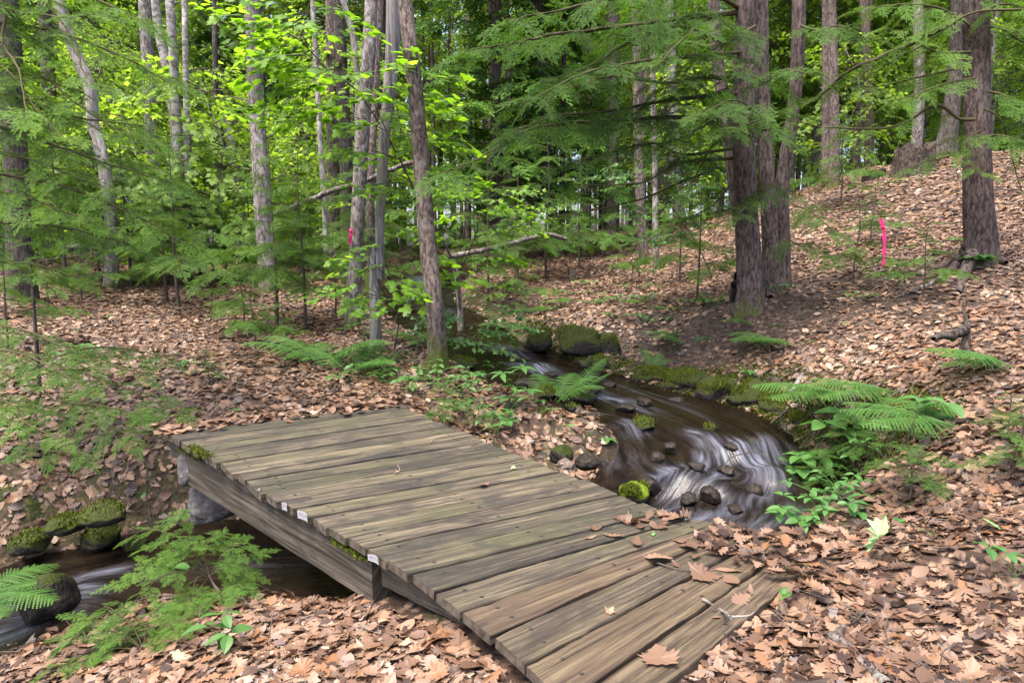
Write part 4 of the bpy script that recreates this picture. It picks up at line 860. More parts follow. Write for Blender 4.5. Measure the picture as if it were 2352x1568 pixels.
# the great hemlocks on the cut bank
t, p, o = px_tree('three stemmed hemlock with clawed roots on the cut bank', [(1724,694),(1722,640),(1716,520),(1710,380),(1708,220),(1712,60),(1716,0)], 64, 46, 'hem', name='hemlock_tree', flare=.85, fh=.5, lobes=4, rough=.1, sides=30, sink=.35)
CL = t; CO = o; yC = p[0][1]
trunk_mesh([PY(1776, 668, yC+.3)-np.array([0, 0, .4]), PY(1770, 590, yC+.28), PY(1765, 470, yC+.25), PY(1757, 330, yC+.25), PY(1748, 150, yC+.25), PY(1750, -200, yC+.25)], .098, .08, 'hem', flare=.7, fh=.3, rough=.1, sides=26).build('trunk', B_HEM, t, origin=o)
trunk_mesh([PY(1806, 640, yC+.55)-np.array([0, 0, .4]), PY(1800, 560, yC+.55), PY(1796, 440, yC+.5), PY(1808, 340, yC+.5), PY(1824, 240, yC+.5), PY(1834, 80, yC+.5), PY(1836, -200, yC+.5)], .078, .078, 'hem', flare=.6, fh=.25, rough=.1, sides=24).build('trunk', B_HEM, t, origin=o)
trunk_mesh([PY(1700, 520, yC+.4), PY(1684, 400, yC+.4), PY(1664, 250, yC+.45), PY(1644, 90, yC+.5), PY(1630, -150, yC+.5)], .08, .066, 'hem', flare=0, rough=.1).build('trunk', B_HEM, t, origin=o)
B_ROOT = barkmat('root_bark', (.04,.028,.026), (.135,.1,.092), (.25,.195,.18), .2, moss=0)
def roots(root, o, lst, d, m=B_ROOT):
    for px, r0 in lst:
        P = []
        for i, (u, v) in enumerate(px):
            q = PY(u, v, d) if i == 0 else PG(u, v)+np.array([0, 0, .01]); P.append(q)
        Q = spline(P, 6); Q[:, 2] += .03; b = Buf(); b.add(*tube(Q, np.linspace(r0*1.35, r0*.45, len(Q)), 9), 0, .5, True); b.build('root', m, root, origin=o)
roots(CL, CO, [([(1705,640),(1694,690),(1690,740)], .075), ([(1728,640),(1752,670),(1770,690)], .07), ([(1722,650),(1736,690),(1748,705)], .06), ([(1690,660),(1682,700),(1686,730)], .045)], yC-.05)
t, p, o = px_tree('single stout hemlock with deeply furrowed bark on the open leaf slope', [(2250,604),(2252,560),(2247,470),(2244,330),(2243,150),(2240,0)], 76, 68, 'hem', name='hemlock_tree', flare=.7, fh=.4, lobes=5, rough=.1, sides=32, sink=.3)
RT = t; RO = o; yR = p[0][1]
roots(RT, RO, [([(2225,580),(2200,615),(2168,640)], .07), ([(2232,590),(2214,640),(2200,680)], .06), ([(2270,585),(2290,600),(2310,612)], .06), ([(2215,596),(2180,612),(2150,626)], .04)], yR-.06)
# ---------------- hemlock boughs
def bough(root, o, px, d0, d1, r0, n, sl, tms=None, droop=.25, hang=.25, shift=None, start=.12, spread=58, r1=.004, name='bough'):
    P = [PY(u, v, d0+(d1-d0)*(i/(len(px)-1))) for i, (u, v) in enumerate(px)]; b = Buf()
    limb(b, P, r0, r1, tms or HM, sl, n, start, spread, droop, (-.1, .16), hang=hang, shift=shift); return b.build(name, [HEM, HTW], root, origin=o)
D = yC
for px, a, c, r, n, sl in [
    ([(1692,29),(1580,40),(1466,56),(1339,73),(1265,81),(1182,98),(1060,120)], D, D-2.2, .035, 30, .62), ([(1640,90),(1560,60),(1440,100),(1360,150),(1240,190)], D, D-1.2, .022, 24, .6),
    ([(1672,181),(1613,179),(1525,191),(1400,176),(1290,210)], D, D-1.6, .024, 24, .62), ([(1690,215),(1554,228),(1398,255),(1280,267),(1180,300)], D, D-1.9, .026, 26, .62),
    ([(1650,270),(1520,270),(1378,279),(1280,284),(1197,306),(1099,363),(1015,400)], D, D-2.4, .026, 34, .66), ([(1691,340),(1574,355),(1500,330),(1400,350),(1290,380)], D, D-1.6, .02, 20, .5),
    ([(1690,363),(1574,372),(1525,392),(1466,421),(1309,424)], D, D-1.5, .022, 9, .4), ([(1640,390),(1560,420),(1480,455),(1380,480),(1270,500)], D, D-1., .016, 9, .4),
    ([(1700,20),(1600,-30),(1440,-10),(1300,20),(1160,50)], D, D-2.2, .03, 26, .65), ([(1700,120),(1600,130),(1480,140),(1340,170),(1200,240)], D, D-2.5, .024, 28, .6),
    ([(1690,240),(1600,300),(1520,330),(1440,320)], D, D-1., .016, 14, .5), ([(1680,420),(1640,470),(1590,500),(1560,540)], D-.1, D-.7, .012, 14, .42),
    ([(1690,300),(1640,330),(1600,400),(1580,450)], D-.1, D-.9, .014, 13, .45), ([(1730,150),(1700,190),(1640,240),(1600,260)], D-.2, D-1.6, .016, 16, .5),
    ([(1730,200),(1760,190),(1800,160),(1860,170)], D-.1, D-1.2, .014, 14, .46), ([(1720,250),(1750,270),(1700,290),(1650,300)], D-.2, D-1.7, .014, 14, .5),
    ([(1745,300),(1770,290),(1690,230),(1600,270)], D-.2, D-1.9, .014, 15, .52), ([(1740,440),(1760,440),(1720,470),(1690,500)], D-.2, D-1., .01, 11, .36),
    ([(1800,540),(1830,560),(1870,560),(1900,590)], D, D-.6, .01, 12, .36), ([(1820,470),(1850,480),(1880,500),(1920,540)], D, D-.6, .01, 12, .38), ([(1790,430),(1760,420),(1800,440),(1830,450)], D-.2, D-1., .008, 10, .34),
    ([(1735,60),(1700,80),(1660,120),(1700,170)], D-.2, D-1.2, .014, 15, .5), ([(1840,60),(1880,70),(1930,60),(1990,90)], D+.4, D-.4, .016, 15, .5), ([(1700,80),(1640,40),(1570,90),(1500,160)], D, D-1.8, .018, 18, .55)]:
    bough(CL, CO, px, a, c, r, int(n*.78), sl*.95, shift=rng.uniform(-.3, .05))  # needle tone shifted mostly darker: shading of these boughs put into their colour
D = yR
for px, a, c, r, n, sl in [
    ([(2230,30),(2150,70),(2071,111),(1955,161),(1885,217),(1780,262)], D, D+.4, .04, 18, .42), ([(2345,22),(2227,32),(2132,96),(2056,136),(2010,170)], D-.5, D-.2, .014, 6, .3), ([(2240,275),(2202,272),(2147,242),(2051,292),(1900,292),(1794,272)], D-.3, D+.1, .02, 10, .36),
    ([(2240,180),(2180,190),(2120,210),(2060,230)], D-.25, D-.9, .013, 15, .4), ([(2250,300),(2210,330),(2230,380),(2260,400)], D-.3, D-.8, .01, 14, .32), ([(2270,60),(2310,70),(2352,100),(2400,120)], D-.1, D-.3, .016, 14, .4),
    ([(2270,210),(2310,220),(2352,250),(2420,260)], D-.2, D-.6, .014, 15, .42), ([(2250,320),(2290,310),(2330,320),(2400,340)], D-.3, D-.8, .012, 15, .36), ([(2230,120),(2160,120),(2090,90),(2030,60)], D-.2, D-.6, .015, 15, .42),
    ([(2230,60),(2160,20),(2080,10),(1980,20)], D-.1, D-.2, .016, 16, .45), ([(2230,340),(2180,360),(2130,370),(2080,390)], D-.2, D-.5, .008, 9, .3), ([(2260,250),(2300,280),(2340,420),(2352,440)], D-.2, D-.5, .01, 9, .3),
    ([(2230,150),(2100,180),(2000,200),(1930,180)], D, D+.2, .014, 15, .42), ([(2260,30),(2300,10),(2360,20),(2420,40)], D, D-.4, .014, 14, .45)]:
    bough(RT, RO, px, a, c, r, int(n*.75), sl, shift=rng.uniform(-.05, .3))
# hemlock standing just outside the frame, its boughs reaching in
LB = np.array([-5.6, 5.3, T1(-5.6, 5.3)]); lt = thing('hemlock_tree', 'hemlock whose drooping feathery boughs fill the upper corner by the edge', 'tree', tuple(LB))
trunk(lt, [LB-[0, 0, .2], LB+[.05, 0, 2], LB+[0, .1, 4.5], LB+[.1, 0, 8]], .17, .1, 'hem', tuple(LB), flare=.6)
for px, a, c, r, n, sl in [([(-120,-60),(20,-40),(95,0),(168,87),(182,126),(193,168),(224,200)], 5.4, 4.4, .014, 20, .42), ([(-150,-40),(0,0),(6,98),(42,162),(62,270)], 5.3, 4.2, .014, 18, .42), ([(-150,100),(22,160),(112,185),(168,232),(300,320)], 5.3, 4.6, .016, 24, .5),
    ([(-150,260),(0,291),(112,330),(238,372),(375,415)], 5.3, 4.8, .016, 26, .5), ([(-150,380),(0,400),(150,430),(320,500),(425,560)], 5.3, 4.8, .016, 27, .5), ([(-150,40),(60,60),(180,90),(300,140),(390,190)], 5.3, 5., .016, 26, .5),
    ([(-150,-80),(60,-40),(200,-10),(320,50)], 5.3, 4.9, .016, 22, .5), ([(-150,180),(60,230),(180,270),(330,290)], 5.3, 5., .014, 22, .46), ([(-150,480),(0,510),(130,520),(300,560)], 5.3, 5.2, .014, 22, .42), ([(-150,330),(40,360),(160,400),(260,440)], 5.3, 4.5, .012, 18, .42),
    ([(-150,120),(0,150),(90,260),(160,330)], 5.2, 4.3, .012, 18, .42), ([(-150,560),(0,600),(90,610),(180,640)], 5.3, 4.9, .012, 16, .38), ([(-100,20),(60,30),(150,40),(230,30)], 5.3, 4.4, .012, 18, .46), ([(-100,430),(50,450),(130,480),(200,500)], 5.3, 4.5, .012, 16, .4)]:
    bough(lt, tuple(LB), px, a, c, r, int(n*.55), sl, shift=rng.uniform(0, .4), hang=.15)
# low hemlock leaning in over the near side of the path
SB = PG(90, 900); st = thing('hemlock_sapling', 'low wide hemlock sapling sweeping its flat boughs across the leaf path by the deck', 'sapling', tuple(SB))
trunk(st, [SB-[0, 0, .1], SB+[.02, 0, .5], SB+[0, .05, 1.1]], .02, .008, 'dark', tuple(SB), flare=.3, sides=8)
for px, a, c, r, n, sl in [([(95,860),(160,850),(260,880),(360,925),(420,950)], 5.1, 4.6, .007, 20, .3), ([(95,830),(200,800),(280,800),(390,820)], 5.2, 5., .007, 20, .3), ([(95,880),(60,930),(160,960),(260,985),(300,1000)], 5.1, 4.3, .007, 18, .28), ([(-40,740),(60,760),(120,785),(230,830),(330,862)], 5., 4.6, .009, 20, .28),
    ([(95,840),(40,860),(-20,900),(-60,930)], 5.1, 4.5, .007, 16, .3), ([(95,890),(130,920),(220,930),(330,950)], 5., 4.4, .007, 18, .28), ([(95,900),(60,990),(90,1030),(200,1040)], 5., 4.2, .007, 15, .26), ([(-60,800),(40,810),(130,850),(200,900)], 4.8, 4.3, .008, 18, .3), ([(-60,880),(40,940),(60,970),(140,1010)], 4.7, 4.2, .007, 15, .26)]:
    bough(st, tuple(SB), px, a, c, r, int(n*.62), sl, HM, hang=.05, shift=rng.uniform(-.1, .25))
# ------------------------------------------------------------------ maple saplings with big bright leaves
def leafy(label, stem, d, r0, sprays, tms, matl, name='maple_sapling', cat='sapling', base=None, group=None):
    B = PG(*stem[0]) if base is None else base; pts = [B-[0, 0, .05]]+[PY(u, v, B[1]+(d-B[1])*(i+1)/(len(stem)-1)) for i, (u, v) in enumerate(stem[1:])]
    o = tuple(B); root = thing(name, label, cat, o, group); Q = spline(pts, 8); b = Buf(); b.add(*tube(Q, np.linspace(r0, r0*.35, len(Q)), 7), 0, .5, True); b.build('stem', TWIG, root, origin=o)
    f = Buf()
    for a, e, dd, L, n in sprays:   # twig from pixel a to pixel e, dd nearer; n leafy shoots on it
        A = PY(*a, d); E = PY(*e, d-dd); f.add(*tube(spline([A, (A+E)/2+[0, 0, .02], E], 4), np.linspace(.006, .002, 9), 4), 1, .5)
        y = math.atan2(E[1]-A[1], E[0]-A[0])
        for k in range(n):
            t = (k+1)/n; P = A*(1-t)+E*t; put(f, tms[rng.integers(len(tms))], P, y+(1 if k % 2 else -1)*rng.uniform(.2, 1.) if k < n-1 else y, rng.normal(0, .1), rng.normal(0, .12), L*rng.uniform(.75, 1.2), .1)
    f.build('foliage', [matl, TWIG], root, origin=o); return root
leafy('tall leaning maple sapling with bright lobed leaves in tiers across the grey trunks', [(1062,775),(1046,625),(1000,519),(964,459),(919,368),(879,297),(818,207),(753,161),(690,90)], 7.6, .017,
    [((700,100),(620,60),.3,.55,3),((740,150),(640,90),.2,.55,4),((720,120),(800,40),.3,.5,3),((760,165),(660,150),.4,.55,4),((818,207),(700,130),.5,.55,4),((800,190),(900,130),.5,.5,3),((830,220),(700,280),.3,.5,4),((850,260),(960,240),.4,.45,3),
     ((879,297),(780,260),.4,.5,4),((879,297),(1000,330),.3,.45,3),((919,368),(820,340),.4,.45,4),((900,330),(830,180),.5,.5,3),((940,420),(830,430),.4,.42,3),((919,368),(1000,270),.5,.45,3),((860,270),(900,170),.6,.5,3),((780,180),(620,240),.3,.5,4),((720,120),(640,10),.3,.5,3),((700,100),(560,30),.2,.55,3),
     ((690,90),(720,-20),.2,.5,3),((964,459),(900,440),.3,.4,2),((964,459),(1040,420),.3,.4,3),((620,200),(600,290),.3,.45,2),((850,260),(990,180),.7,.5,3),((980,490),(1060,430),.3,.4,2)], BM, MAP)
leafy('little maple with broad glowing leaves in front of the grey dead snag', [(905,800),(915,740),(905,680),(890,610)], 7.4, .009,
    [((905,690),(800,670),.3,.42,3),((900,660),(960,590),.2,.42,3),((895,640),(840,600),.3,.4,2),((905,690),(990,640),.2,.42,3),((900,650),(870,560),.2,.4,2),((910,710),(880,700),.3,.4,2),((905,690),(940,660),.4,.42,3),((900,660),(1020,620),.2,.4,3),((905,700),(820,650),.5,.4,2)], BM, MAP)
leafy('pale young maple with level sprays between the ridged trunk and the slope', [(1052,760),(1050,650),(1085,560),(1110,470)], 8.2, .012,
    [((1085,560),(1010,520),.2,.45,3),((1090,540),(1180,500),.2,.5,4),((1100,500),(1020,470),.2,.45,3),((1105,490),(1200,470),.3,.5,4),((1075,590),(1010,600),.2,.42,3),((1075,590),(1160,590),.2,.45,3),((1110,470),(1060,420),.2,.45,3),((1110,470),(1160,430),.2,.45,3),((1060,630),(1120,650),.2,.4,2),((1050,650),(990,660),.2,.4,2)], BMl, MAP)
leafy('leafy sapling holding level sprays in front of the slope trunks', [(1640,640),(1600,560),(1540,470),(1480,400)], 9., .01,
    [((1600,560),(1520,530),.2,.45,3),((1560,500),(1480,480),.2,.45,3),((1540,470),(1590,400),.2,.42,3),((1520,440),(1450,370),.2,.45,3),((1580,530),(1500,545),.3,.42,3),((1500,420),(1560,360),.2,.42,3),((1500,420),(1400,400),.3,.42,3)], BO, PLANT, 'beech_sapling')
leafy('small beech with blue green leaves over the upper cascade', [(900,790),(905,740),(930,700)], 8.6, .008, [((905,760),(960,740),.2,.4,3),((905,760),(850,740),.1,.4,3),((915,730),(980,700),.2,.4,3),((920,720),(870,700),.2,.4,3),((900,770),(1000,770),.1,.4,3)], BO, PLANT, 'beech_sapling')
leafy('leafy shrub beside the forked grey tree at the stream edge', [(1040,800),(1060,760),(1090,730)], 8.2, .008, [((1050,780),(1110,760),.2,.42,3),((1050,780),(1000,770),.1,.4,3),((1070,750),(1150,740),.2,.42,3),((1080,740),(1030,720),.2,.4,3),((1060,765),(1120,800),.3,.4,3),((1090,730),(1130,700),.1,.4,3)], BO, PLANT, 'beech_sapling')
# ------------------------------------------------------------------ hemlock saplings, three grown forms copied about
def hem_sapling(h, n, bl, tms, name='hemlock_sapling', start=.12, top=1.):
    root = thing(name, '', 'sapling'); P = np.array([[0, 0, -.15], [.02, .01, h*.3], [-.03, .02, h*.65], [.01, 0, h]]); Q = spline(P, 8)
    b = Buf(); b.add(*tube(Q, np.linspace(.009*h+.004, .004, len(Q)), 8), 0, .5, True); b.build('trunk', TWIG, root)
    f = Buf(); zs = Q[:, 2]
    for i in range(n):
        t = start+(top-start)*(i+rng.random()*.7)/n; z = t*h; X = np.array([np.interp(z, zs, Q[:, 0]), np.interp(z, zs, Q[:, 1]), z]); a = i*2.4+rng.normal(0, .3); L = bl*(1-t)**.65*rng.uniform(.55, 1.15)+.12
        d = np.array([math.cos(a), math.sin(a), 0]); k = max(1, int(L/.42)); pt = rng.normal(.08, .1)
        if L < .45: put(f, tms[rng.integers(len(tms))], X, a, pt, rng.normal(0, .2), L, .25)
        else:
            limb(f, [X, X+d*L*.5+[0, 0, L*.5*pt+.03], X+d*L+[0, 0, L*pt-.12*L]], .006, .002, tms, L*.52, int(4+L*7), .15, 55, .2, (-.12, .14))
    f.build('crown', [HEM, HTW], root); return root
FORMS = {'a': hem_sapling(2.4, 16, 1.1, HM, start=.2), 'b': hem_sapling(1.5, 12, .75, HM, start=.2), 'c': hem_sapling(3.4, 20, 1.2, HM, start=.28), 'd': hem_sapling(.7, 13, .4, HS, start=.25)}
used = set()
def sapling(u, v, form, sc, label, group='hemlock saplings under the trees', rz=None, P=None):
    P = PG(u, v) if P is None else P; f = FORMS[form]; rz = rng.uniform(0, 6.28) if rz is None else rz
    if form in used: return dup(f, tuple(P), rz, sc, label, group)
    used.add(form); f.location = tuple(P); f.rotation_euler = (0, 0, rz); f.scale = (sc,)*3; f['label'] = label; f['group'] = group; return f
for u, v, f, sc, lab in [(412,708,'a',1.05,'wide hemlock sapling with a dark bare foot in front of the birch clump'),(384,690,'c',.75,'thin hemlock sapling just behind the wide one at the birch clump'),(636,752,'a',.98,'hemlock sapling with a straight thin stem in front of the rusty banded trunk'),
    (702,756,'c',.72,'taller thin stemmed hemlock sapling nearer the leaning lichen trunk'),(585,806,'b',.62,'squat hemlock seedling on the path edge among the thin stems'),(520,655,'a',1.1,'hemlock sapling filling the gap between the birch clump and the banded trunk'),
    (300,660,'a',1.15,'hemlock sapling behind the mossy footed lone trunk'),(690,650,'b',1.2,'hemlock sapling behind the pink tape on the dark trunk'),(150,650,'c',.9,'hemlock sapling in front of the second dark trunk at the brush pile'),(920,660,'b',1.25,'hemlock sapling above the upper cascade behind the snag'),
    (1120,690,'a',.95,'bushy hemlock sapling on the far bank above the cascade'),(1190,650,'b',1.3,'round hemlock sapling behind the fallen pole'),(1255,640,'a',1.15,'hemlock sapling at the foot of the leaf slope'),(1330,622,'b',1.4,'hemlock sapling at the upper fringe of the leaf slope'),(1180,720,'b',.8,'small hemlock sapling on the leaf slope just above the moss boulders'),
    (1060,650,'c',.8,'hemlock sapling behind the forked grey tree'),(1385,590,'b',1.3,'hemlock sapling near the mossy kicked foot trunk'),(1600,690,'b',1.05,'blue green hemlock sapling leaning on the slope beside the three stemmed hemlock'),(1560,650,'c',.55,'thin hemlock sapling next to the lichen flecked stem'),
    (1930,480,'b',1.2,'hemlock sapling on the slope by the pale pillar trunk'),(1960,660,'b',.7,'low hemlock on the eroded slope beside the great hemlock roots'),(2120,690,'b',.6,'low spreading hemlock beneath the pink tape by the stout hemlock'),(2000,560,'b',.62,'small hemlock on the open slope behind the pink tape'),
    (1450,650,'b',.6,'tiny hemlock on the open slope below the swept foot trunk'),(840,640,'a',1.1,'hemlock sapling between the leaning lichen trunk and the pink tape'),(230,640,'c',.9,'hemlock sapling half hiding the brush pile'),
    (460,640,'c',1.,'slim hemlock sapling behind the birch clump'),(580,640,'b',1.3,'hemlock sapling hiding the foot of the banded trunk'),(1000,640,'b',1.3,'hemlock sapling behind the ridged trunk above the cascade')]:
    sapling(u, v, f, sc, lab)
for u, v, f, sc, lab in [(560,765,'b',.75,'low hemlock sapling at the far edge of the path'),(770,725,'b',.8,'low hemlock sapling above the broad dark fern'),(655,800,'b',.5,'tiny hemlock on the bare bank beside the broad dark fern'),(110,720,'b',.9,'bushy hemlock sapling on the near edge of the path by the broad dark trunk'),(190,690,'b',.85,'bushy hemlock sapling between the path and the brush pile'),(20,800,'b',.8,'hemlock sapling cut by the picture edge beside the path'),(870,720,'b',.9,'hemlock sapling just behind the foot of the dead snag'),(480,660,'b',1.1,'hemlock sapling at the far turn of the path')]:
    sapling(u, v, f, sc, lab)
for u, v, sc, lab in [(2085,1160,.72,'hemlock seedling like a tiny tree on the litter beside the broad leaved herbs'),(2330,1100,.55,'wispy hemlock seedling at the picture edge on the open litter'),(1020,985,.62,'upright hemlock seedling growing against the deck edge'),(2310,1015,.42,'hemlock seedling up the bank behind the wispy one'),
    (1100,985,.4,'low hemlock seedling creeping over the deck corner'),(1960,1090,.75,'feathery hemlock seedling in the plant clump over the stream'),(1885,1150,.6,'hemlock seedling hanging over the rapids below the fan leaves'),(480,885,.5,'small hemlock seedling on the path near the ferns'),(880,880,.4,'small hemlock seedling among herbs on the near bank')]:
    sapling(u, v, 'd', sc, lab, 'hemlock seedlings near the deck')
# the seedling that leans over the lower stream
P = PG(508, 1400); sd = thing('hemlock_seedling', 'bare stemmed hemlock seedling fanning over the lower stream in front of the stringer', 'sapling', tuple(P))
S = [P-[0, 0, .05]]+[PY(u, v, P[1]+dy) for u, v, dy in [(505,1365,.0),(490,1340,.05),(480,1320,.1)]]; b = Buf(); b.add(*tube(spline(S, 6), np.linspace(.009, .005, 19), 7), 0, .5, True); b.build('stem', TWIG, sd, origin=tuple(P))
h0 = S[-1][1]
for px, e in [([(480,1320),(440,1260),(430,1220),(418,1160)],-.05),([(480,1320),(470,1270),(490,1220)],.1),([(478,1318),(420,1240),(340,1215),(300,1235)],.05),([(478,1318),(400,1270),(330,1300),(262,1345)],-.1),([(485,1320),(520,1260),(560,1250),(590,1280)],.1),([(485,1320),(540,1290),(570,1320)],0),
    ([(480,1325),(450,1330),(440,1400),(440,1440)],-.25),([(480,1325),(420,1310),(360,1330),(300,1390)],-.3),([(480,1325),(500,1350),(530,1345),(560,1340)],-.15),([(480,1325),(440,1370),(400,1390)],-.3),([(485,1320),(505,1280),(520,1225)],.15),([(478,1320),(420,1280),(380,1250),(330,1260)],.15)]:
    bough(sd, tuple(P), px, h0, h0+e, .003, 8, .17, HS, hang=.1, start=.25, r1=.0015, droop=.12, shift=rng.uniform(0, .3))
P = PG(330, 1500); s2 = thing('hemlock_seedling', 'low sprawling hemlock seedling on dead leaves under the leaning one', 'sapling', tuple(P))
for px, e in [([(330,1490),(260,1450),(200,1440),(150,1470)],.05),([(330,1490),(250,1490),(180,1520),(120,1530)],-.1),([(330,1490),(300,1430),(260,1400),(240,1390)],.1),([(330,1490),(380,1440),(420,1420)],.05),([(330,1490),(280,1530),(240,1550)],-.2),([(330,1490),(370,1500),(420,1500)],-.1),([(330,1490),(340,1420),(370,1390)],.1),([(330,1490),(240,1420),(180,1420)],.05)]:
    bough(s2, tuple(P), px, P[1], P[1]+e, .003, 9, .16, HS, hang=.1, start=.2, r1=.0015, droop=.12, shift=rng.uniform(-.05, .25))
# ------------------------------------------------------------------ ferns
def frond(b, P, yaw, L, rise, arch, seed, npin=24, bi=True, tilt=0):
    r = np.random.default_rng(seed); t = np.linspace(0, 1, 12); X = L*(t-.12*t**2*arch); Z = L*(rise*t-arch*.75*t**2); R = np.stack([X, 0*X, Z], -1); M = rotz(yaw)
    b.add(*tube(R@M.T+P, np.linspace(.004, .001, 12)*L*1.6, 3), 1, .5)
    for i in range(npin):
        u = .16+.83*i/npin; w = L*.34*min(1, (u-.05)*4.5)*(1-u)**.7*1.25+.008; p = np.array([np.interp(u, t, X), 0, np.interp(u, t, Z)]); sl = np.array([1-.24*u*arch, 0, rise-1.5*arch*u]); sl /= np.linalg.norm(sl)
        for s in (1, -1):
            d = norm(np.array([0, s*1., 0])+sl*(.3+.35*u)+np.array([0, 0, -.12+r.normal(0, .06)])); n = 9 if bi else 5; tt = np.linspace(0, 1, n+1); pw = L*.83/npin*.62
            nrm = norm(np.cross(d, sl))*s; q = p+d*w*tt[:, None]; q[:, 2] -= .12*w*tt**2; sd = norm(np.cross(nrm, d))
            V = []; 
            for k in range(n):
                a, c = q[k], q[k+1]; h = pw*(1-.75*tt[k])*(1.05 if bi else .8); V += [a, c, a*.3+c*.7+sd*h, a, c, a*.3+c*.7-sd*h]
            V = np.array(V)@M.T+P; f = np.arange(len(V)).reshape(-1, 3); f[1::2] = f[1::2][:, ::-1]
            b.add(V, f, 0, np.clip(.4+.3*u+r.normal(0, .12), 0, 1))
def fern(u, v, L, n, label, yaws=None, rise=.75, arch=.7, P=None, mt=None):
    P = PG(u, v) if P is None else P; root = thing('fern', label, 'fern', tuple(P), 'ferns on the stream banks'); b = Buf()
    for k in range(n):
        y = (yaws[k] if yaws else k*6.28/n+rng.normal(0, .3)); b2 = Buf(); frond(b2, P+[0, 0, .01], math.radians(y) if yaws else y, L*rng.uniform(.85, 1.1), rise*rng.uniform(.8, 1.2), arch*rng.uniform(.8, 1.15), int(rng.integers(1e6)))
        b2.build('frond', [mt or FERN, FERN], root, origin=tuple(P))
    return root
for u, v, L, n, lab, ys, ri, ar in [(745,845,.85,7,'broad dark fern below the leaning lichen trunk',[160,190,140,20,50,-10,110],.8,.75),(800,860,.6,5,'smaller fern just beside the broad dark fern',[30,60,0,150,-30],.8,.7),(1950,912,.8,6,'wide fern fanned flat over the far bank above the broken stick',[175,10,150,35,-20,200],.3,.35),
    (2060,905,.7,6,'fern with long fronds reaching across the litter, in the middle of the bank ferns',[175,8,-15,150,30,195],.25,.3),(2200,985,.75,7,'largest light green fern near the edge of the open litter',[165,140,100,70,30,190,-10],.3,.35),(2330,850,.6,4,'fern at the picture edge below the stout hemlock',[170,150,190,120],.5,.5),
    (1790,790,.62,5,'pale fern on the dark soil under the hemlock roots',[170,20,150,190,45],.5,.5),(1745,752,.5,4,'thin fern directly under the clawed roots',[15,170,40,-10],.5,.5),(1580,795,.55,5,'upright fern on the bare soil bank above the pool',[165,30,60,190,10],.7,.6),(1500,850,.3,3,'tiny fern by the bend at the water edge',[60,100,30],.9,.6),
    (1560,775,.3,3,'little fern frond on the edge of the leaf slope',[170,20,190],.5,.4),(1830,795,.5,4,'fern behind the broken stick on the bank',[20,-10,160,190],.45,.45),(1270,935,.55,4,'arching fern leaning over the water from the near bank',[20,60,110,-10],1.1,.8),(1300,930,.5,2,'upright fern frond at the dark stone in the bend',[30,-5],1.2,.7),
    (1870,1075,.42,4,'fern overhanging the rapids beneath the fan leaves',[170,200,150,110],.6,.6),(1230,720,.5,5,'pale fern above the moss boulders',None,.6,.6),(1290,700,.45,4,'second pale fern above the moss boulders',None,.6,.6),(1180,760,.5,5,'fern at the end of the moss boulders by the cascade',None,.6,.6),(1450,700,.35,4,'lone pale fern in the middle of the leaf slope',None,.5,.5),
    (1530,715,.3,3,'small pale fern on the leaf slope above the cut bank',None,.5,.5),(960,790,.5,5,'fern between the snag and the ridged trunk',None,.7,.6),(1370,700,.3,4,'faint fern on the leaf slope below the kicked foot trunk',None,.5,.5)]:
    fern(u, v, L, n, lab, ys, ri, ar)
P = PZ(-90, 1400, -.4); fern(0, 0, .55, 5, 'bright fern cut off by the picture edge over the lower rapids', [20,-5,45,-30,60], .55, .6, P=P)
# ------------------------------------------------------------------ broad leaved herbs
def herb(u, v, h, whorls, label, shape='beech', group='herbs on the stream banks', P=None, mt=PLANT, wid=.9):
    """stems with whorls of leaflets: whorls = list of (dx, dy, dz, n leaflets, length)"""
    P = PG(u, v) if P is None else P; root = thing('herb', label, 'plant', tuple(P), group); sb = Buf(); lb = Buf()
    for dx, dy, dz, n, L in whorls:
        T = P+np.array([dx, dy, dz]); Q = spline([P, P+np.array([dx*.3, dy*.3, dz*.6]), T], 4); sb.add(*tube(Q, np.linspace(.003, .0018, len(Q)), 4), 0, .5)
        y0 = rng.uniform(0, 6.28); y = y0+np.arange(n)*6.28/n*(1 if n > 3 else .8); Vs = np.array([[math.cos(a), math.sin(a), 0] for a in y])
        V, F = LEAF[shape]; 
        for k in range(n):
            W = V.copy(); W[:, 1] *= wid; W[:, 2] += .12*W[:, 0]-.3*W[:, 0]**2+.5*np.abs(W[:, 1])*.6; l = L*rng.uniform(.8, 1.15); W = (W*l)@(rotz(y[k]+rng.normal(0, .12))@roty(rng.normal(0, .1))@rotx(rng.normal(0, .2))).T+T
            lb.add(W, F, 0, rng.uniform(.35, .8))
    sb.build('stem', mt, root, origin=tuple(P)); lb.build('leaves', mt, root, origin=tuple(P)); return root
R_ = lambda n, w, h, k, L: [(rng.normal(0, w), rng.normal(0, w), h*rng.uniform(.6, 1.15), k, L*rng.uniform(.85, 1.15)) for _ in range(n)]
herb(1930,1050,.3,[(-.18,-.05,.3,5,.2),(.02,.0,.36,5,.22),(.14,-.05,.3,4,.19),(-.06,-.15,.27,5,.2)],'herb with fan leaves of five leaflets heading the clump over the falls')
herb(1870,1110,.25,[(-.14,-.05,.24,5,.19),(.0,-.1,.26,5,.2),(-.16,-.14,.16,5,.18),(.08,-.08,.2,4,.17)],'herb with pale fan leaves hanging over the white rapids')
herb(2130,985,.22,[(-.05,0,.2,4,.17),(.09,.02,.17,3,.2)],'herb with big dark leaves beside the largest fern')
herb(1180,945,.4,[(-.1,0,.34,6,.16),(.08,.03,.38,6,.17),(0,0,.22,4,.14),(.12,-.04,.2,5,.14)],'tall herb with drooping lance leaves above the bend','lance')
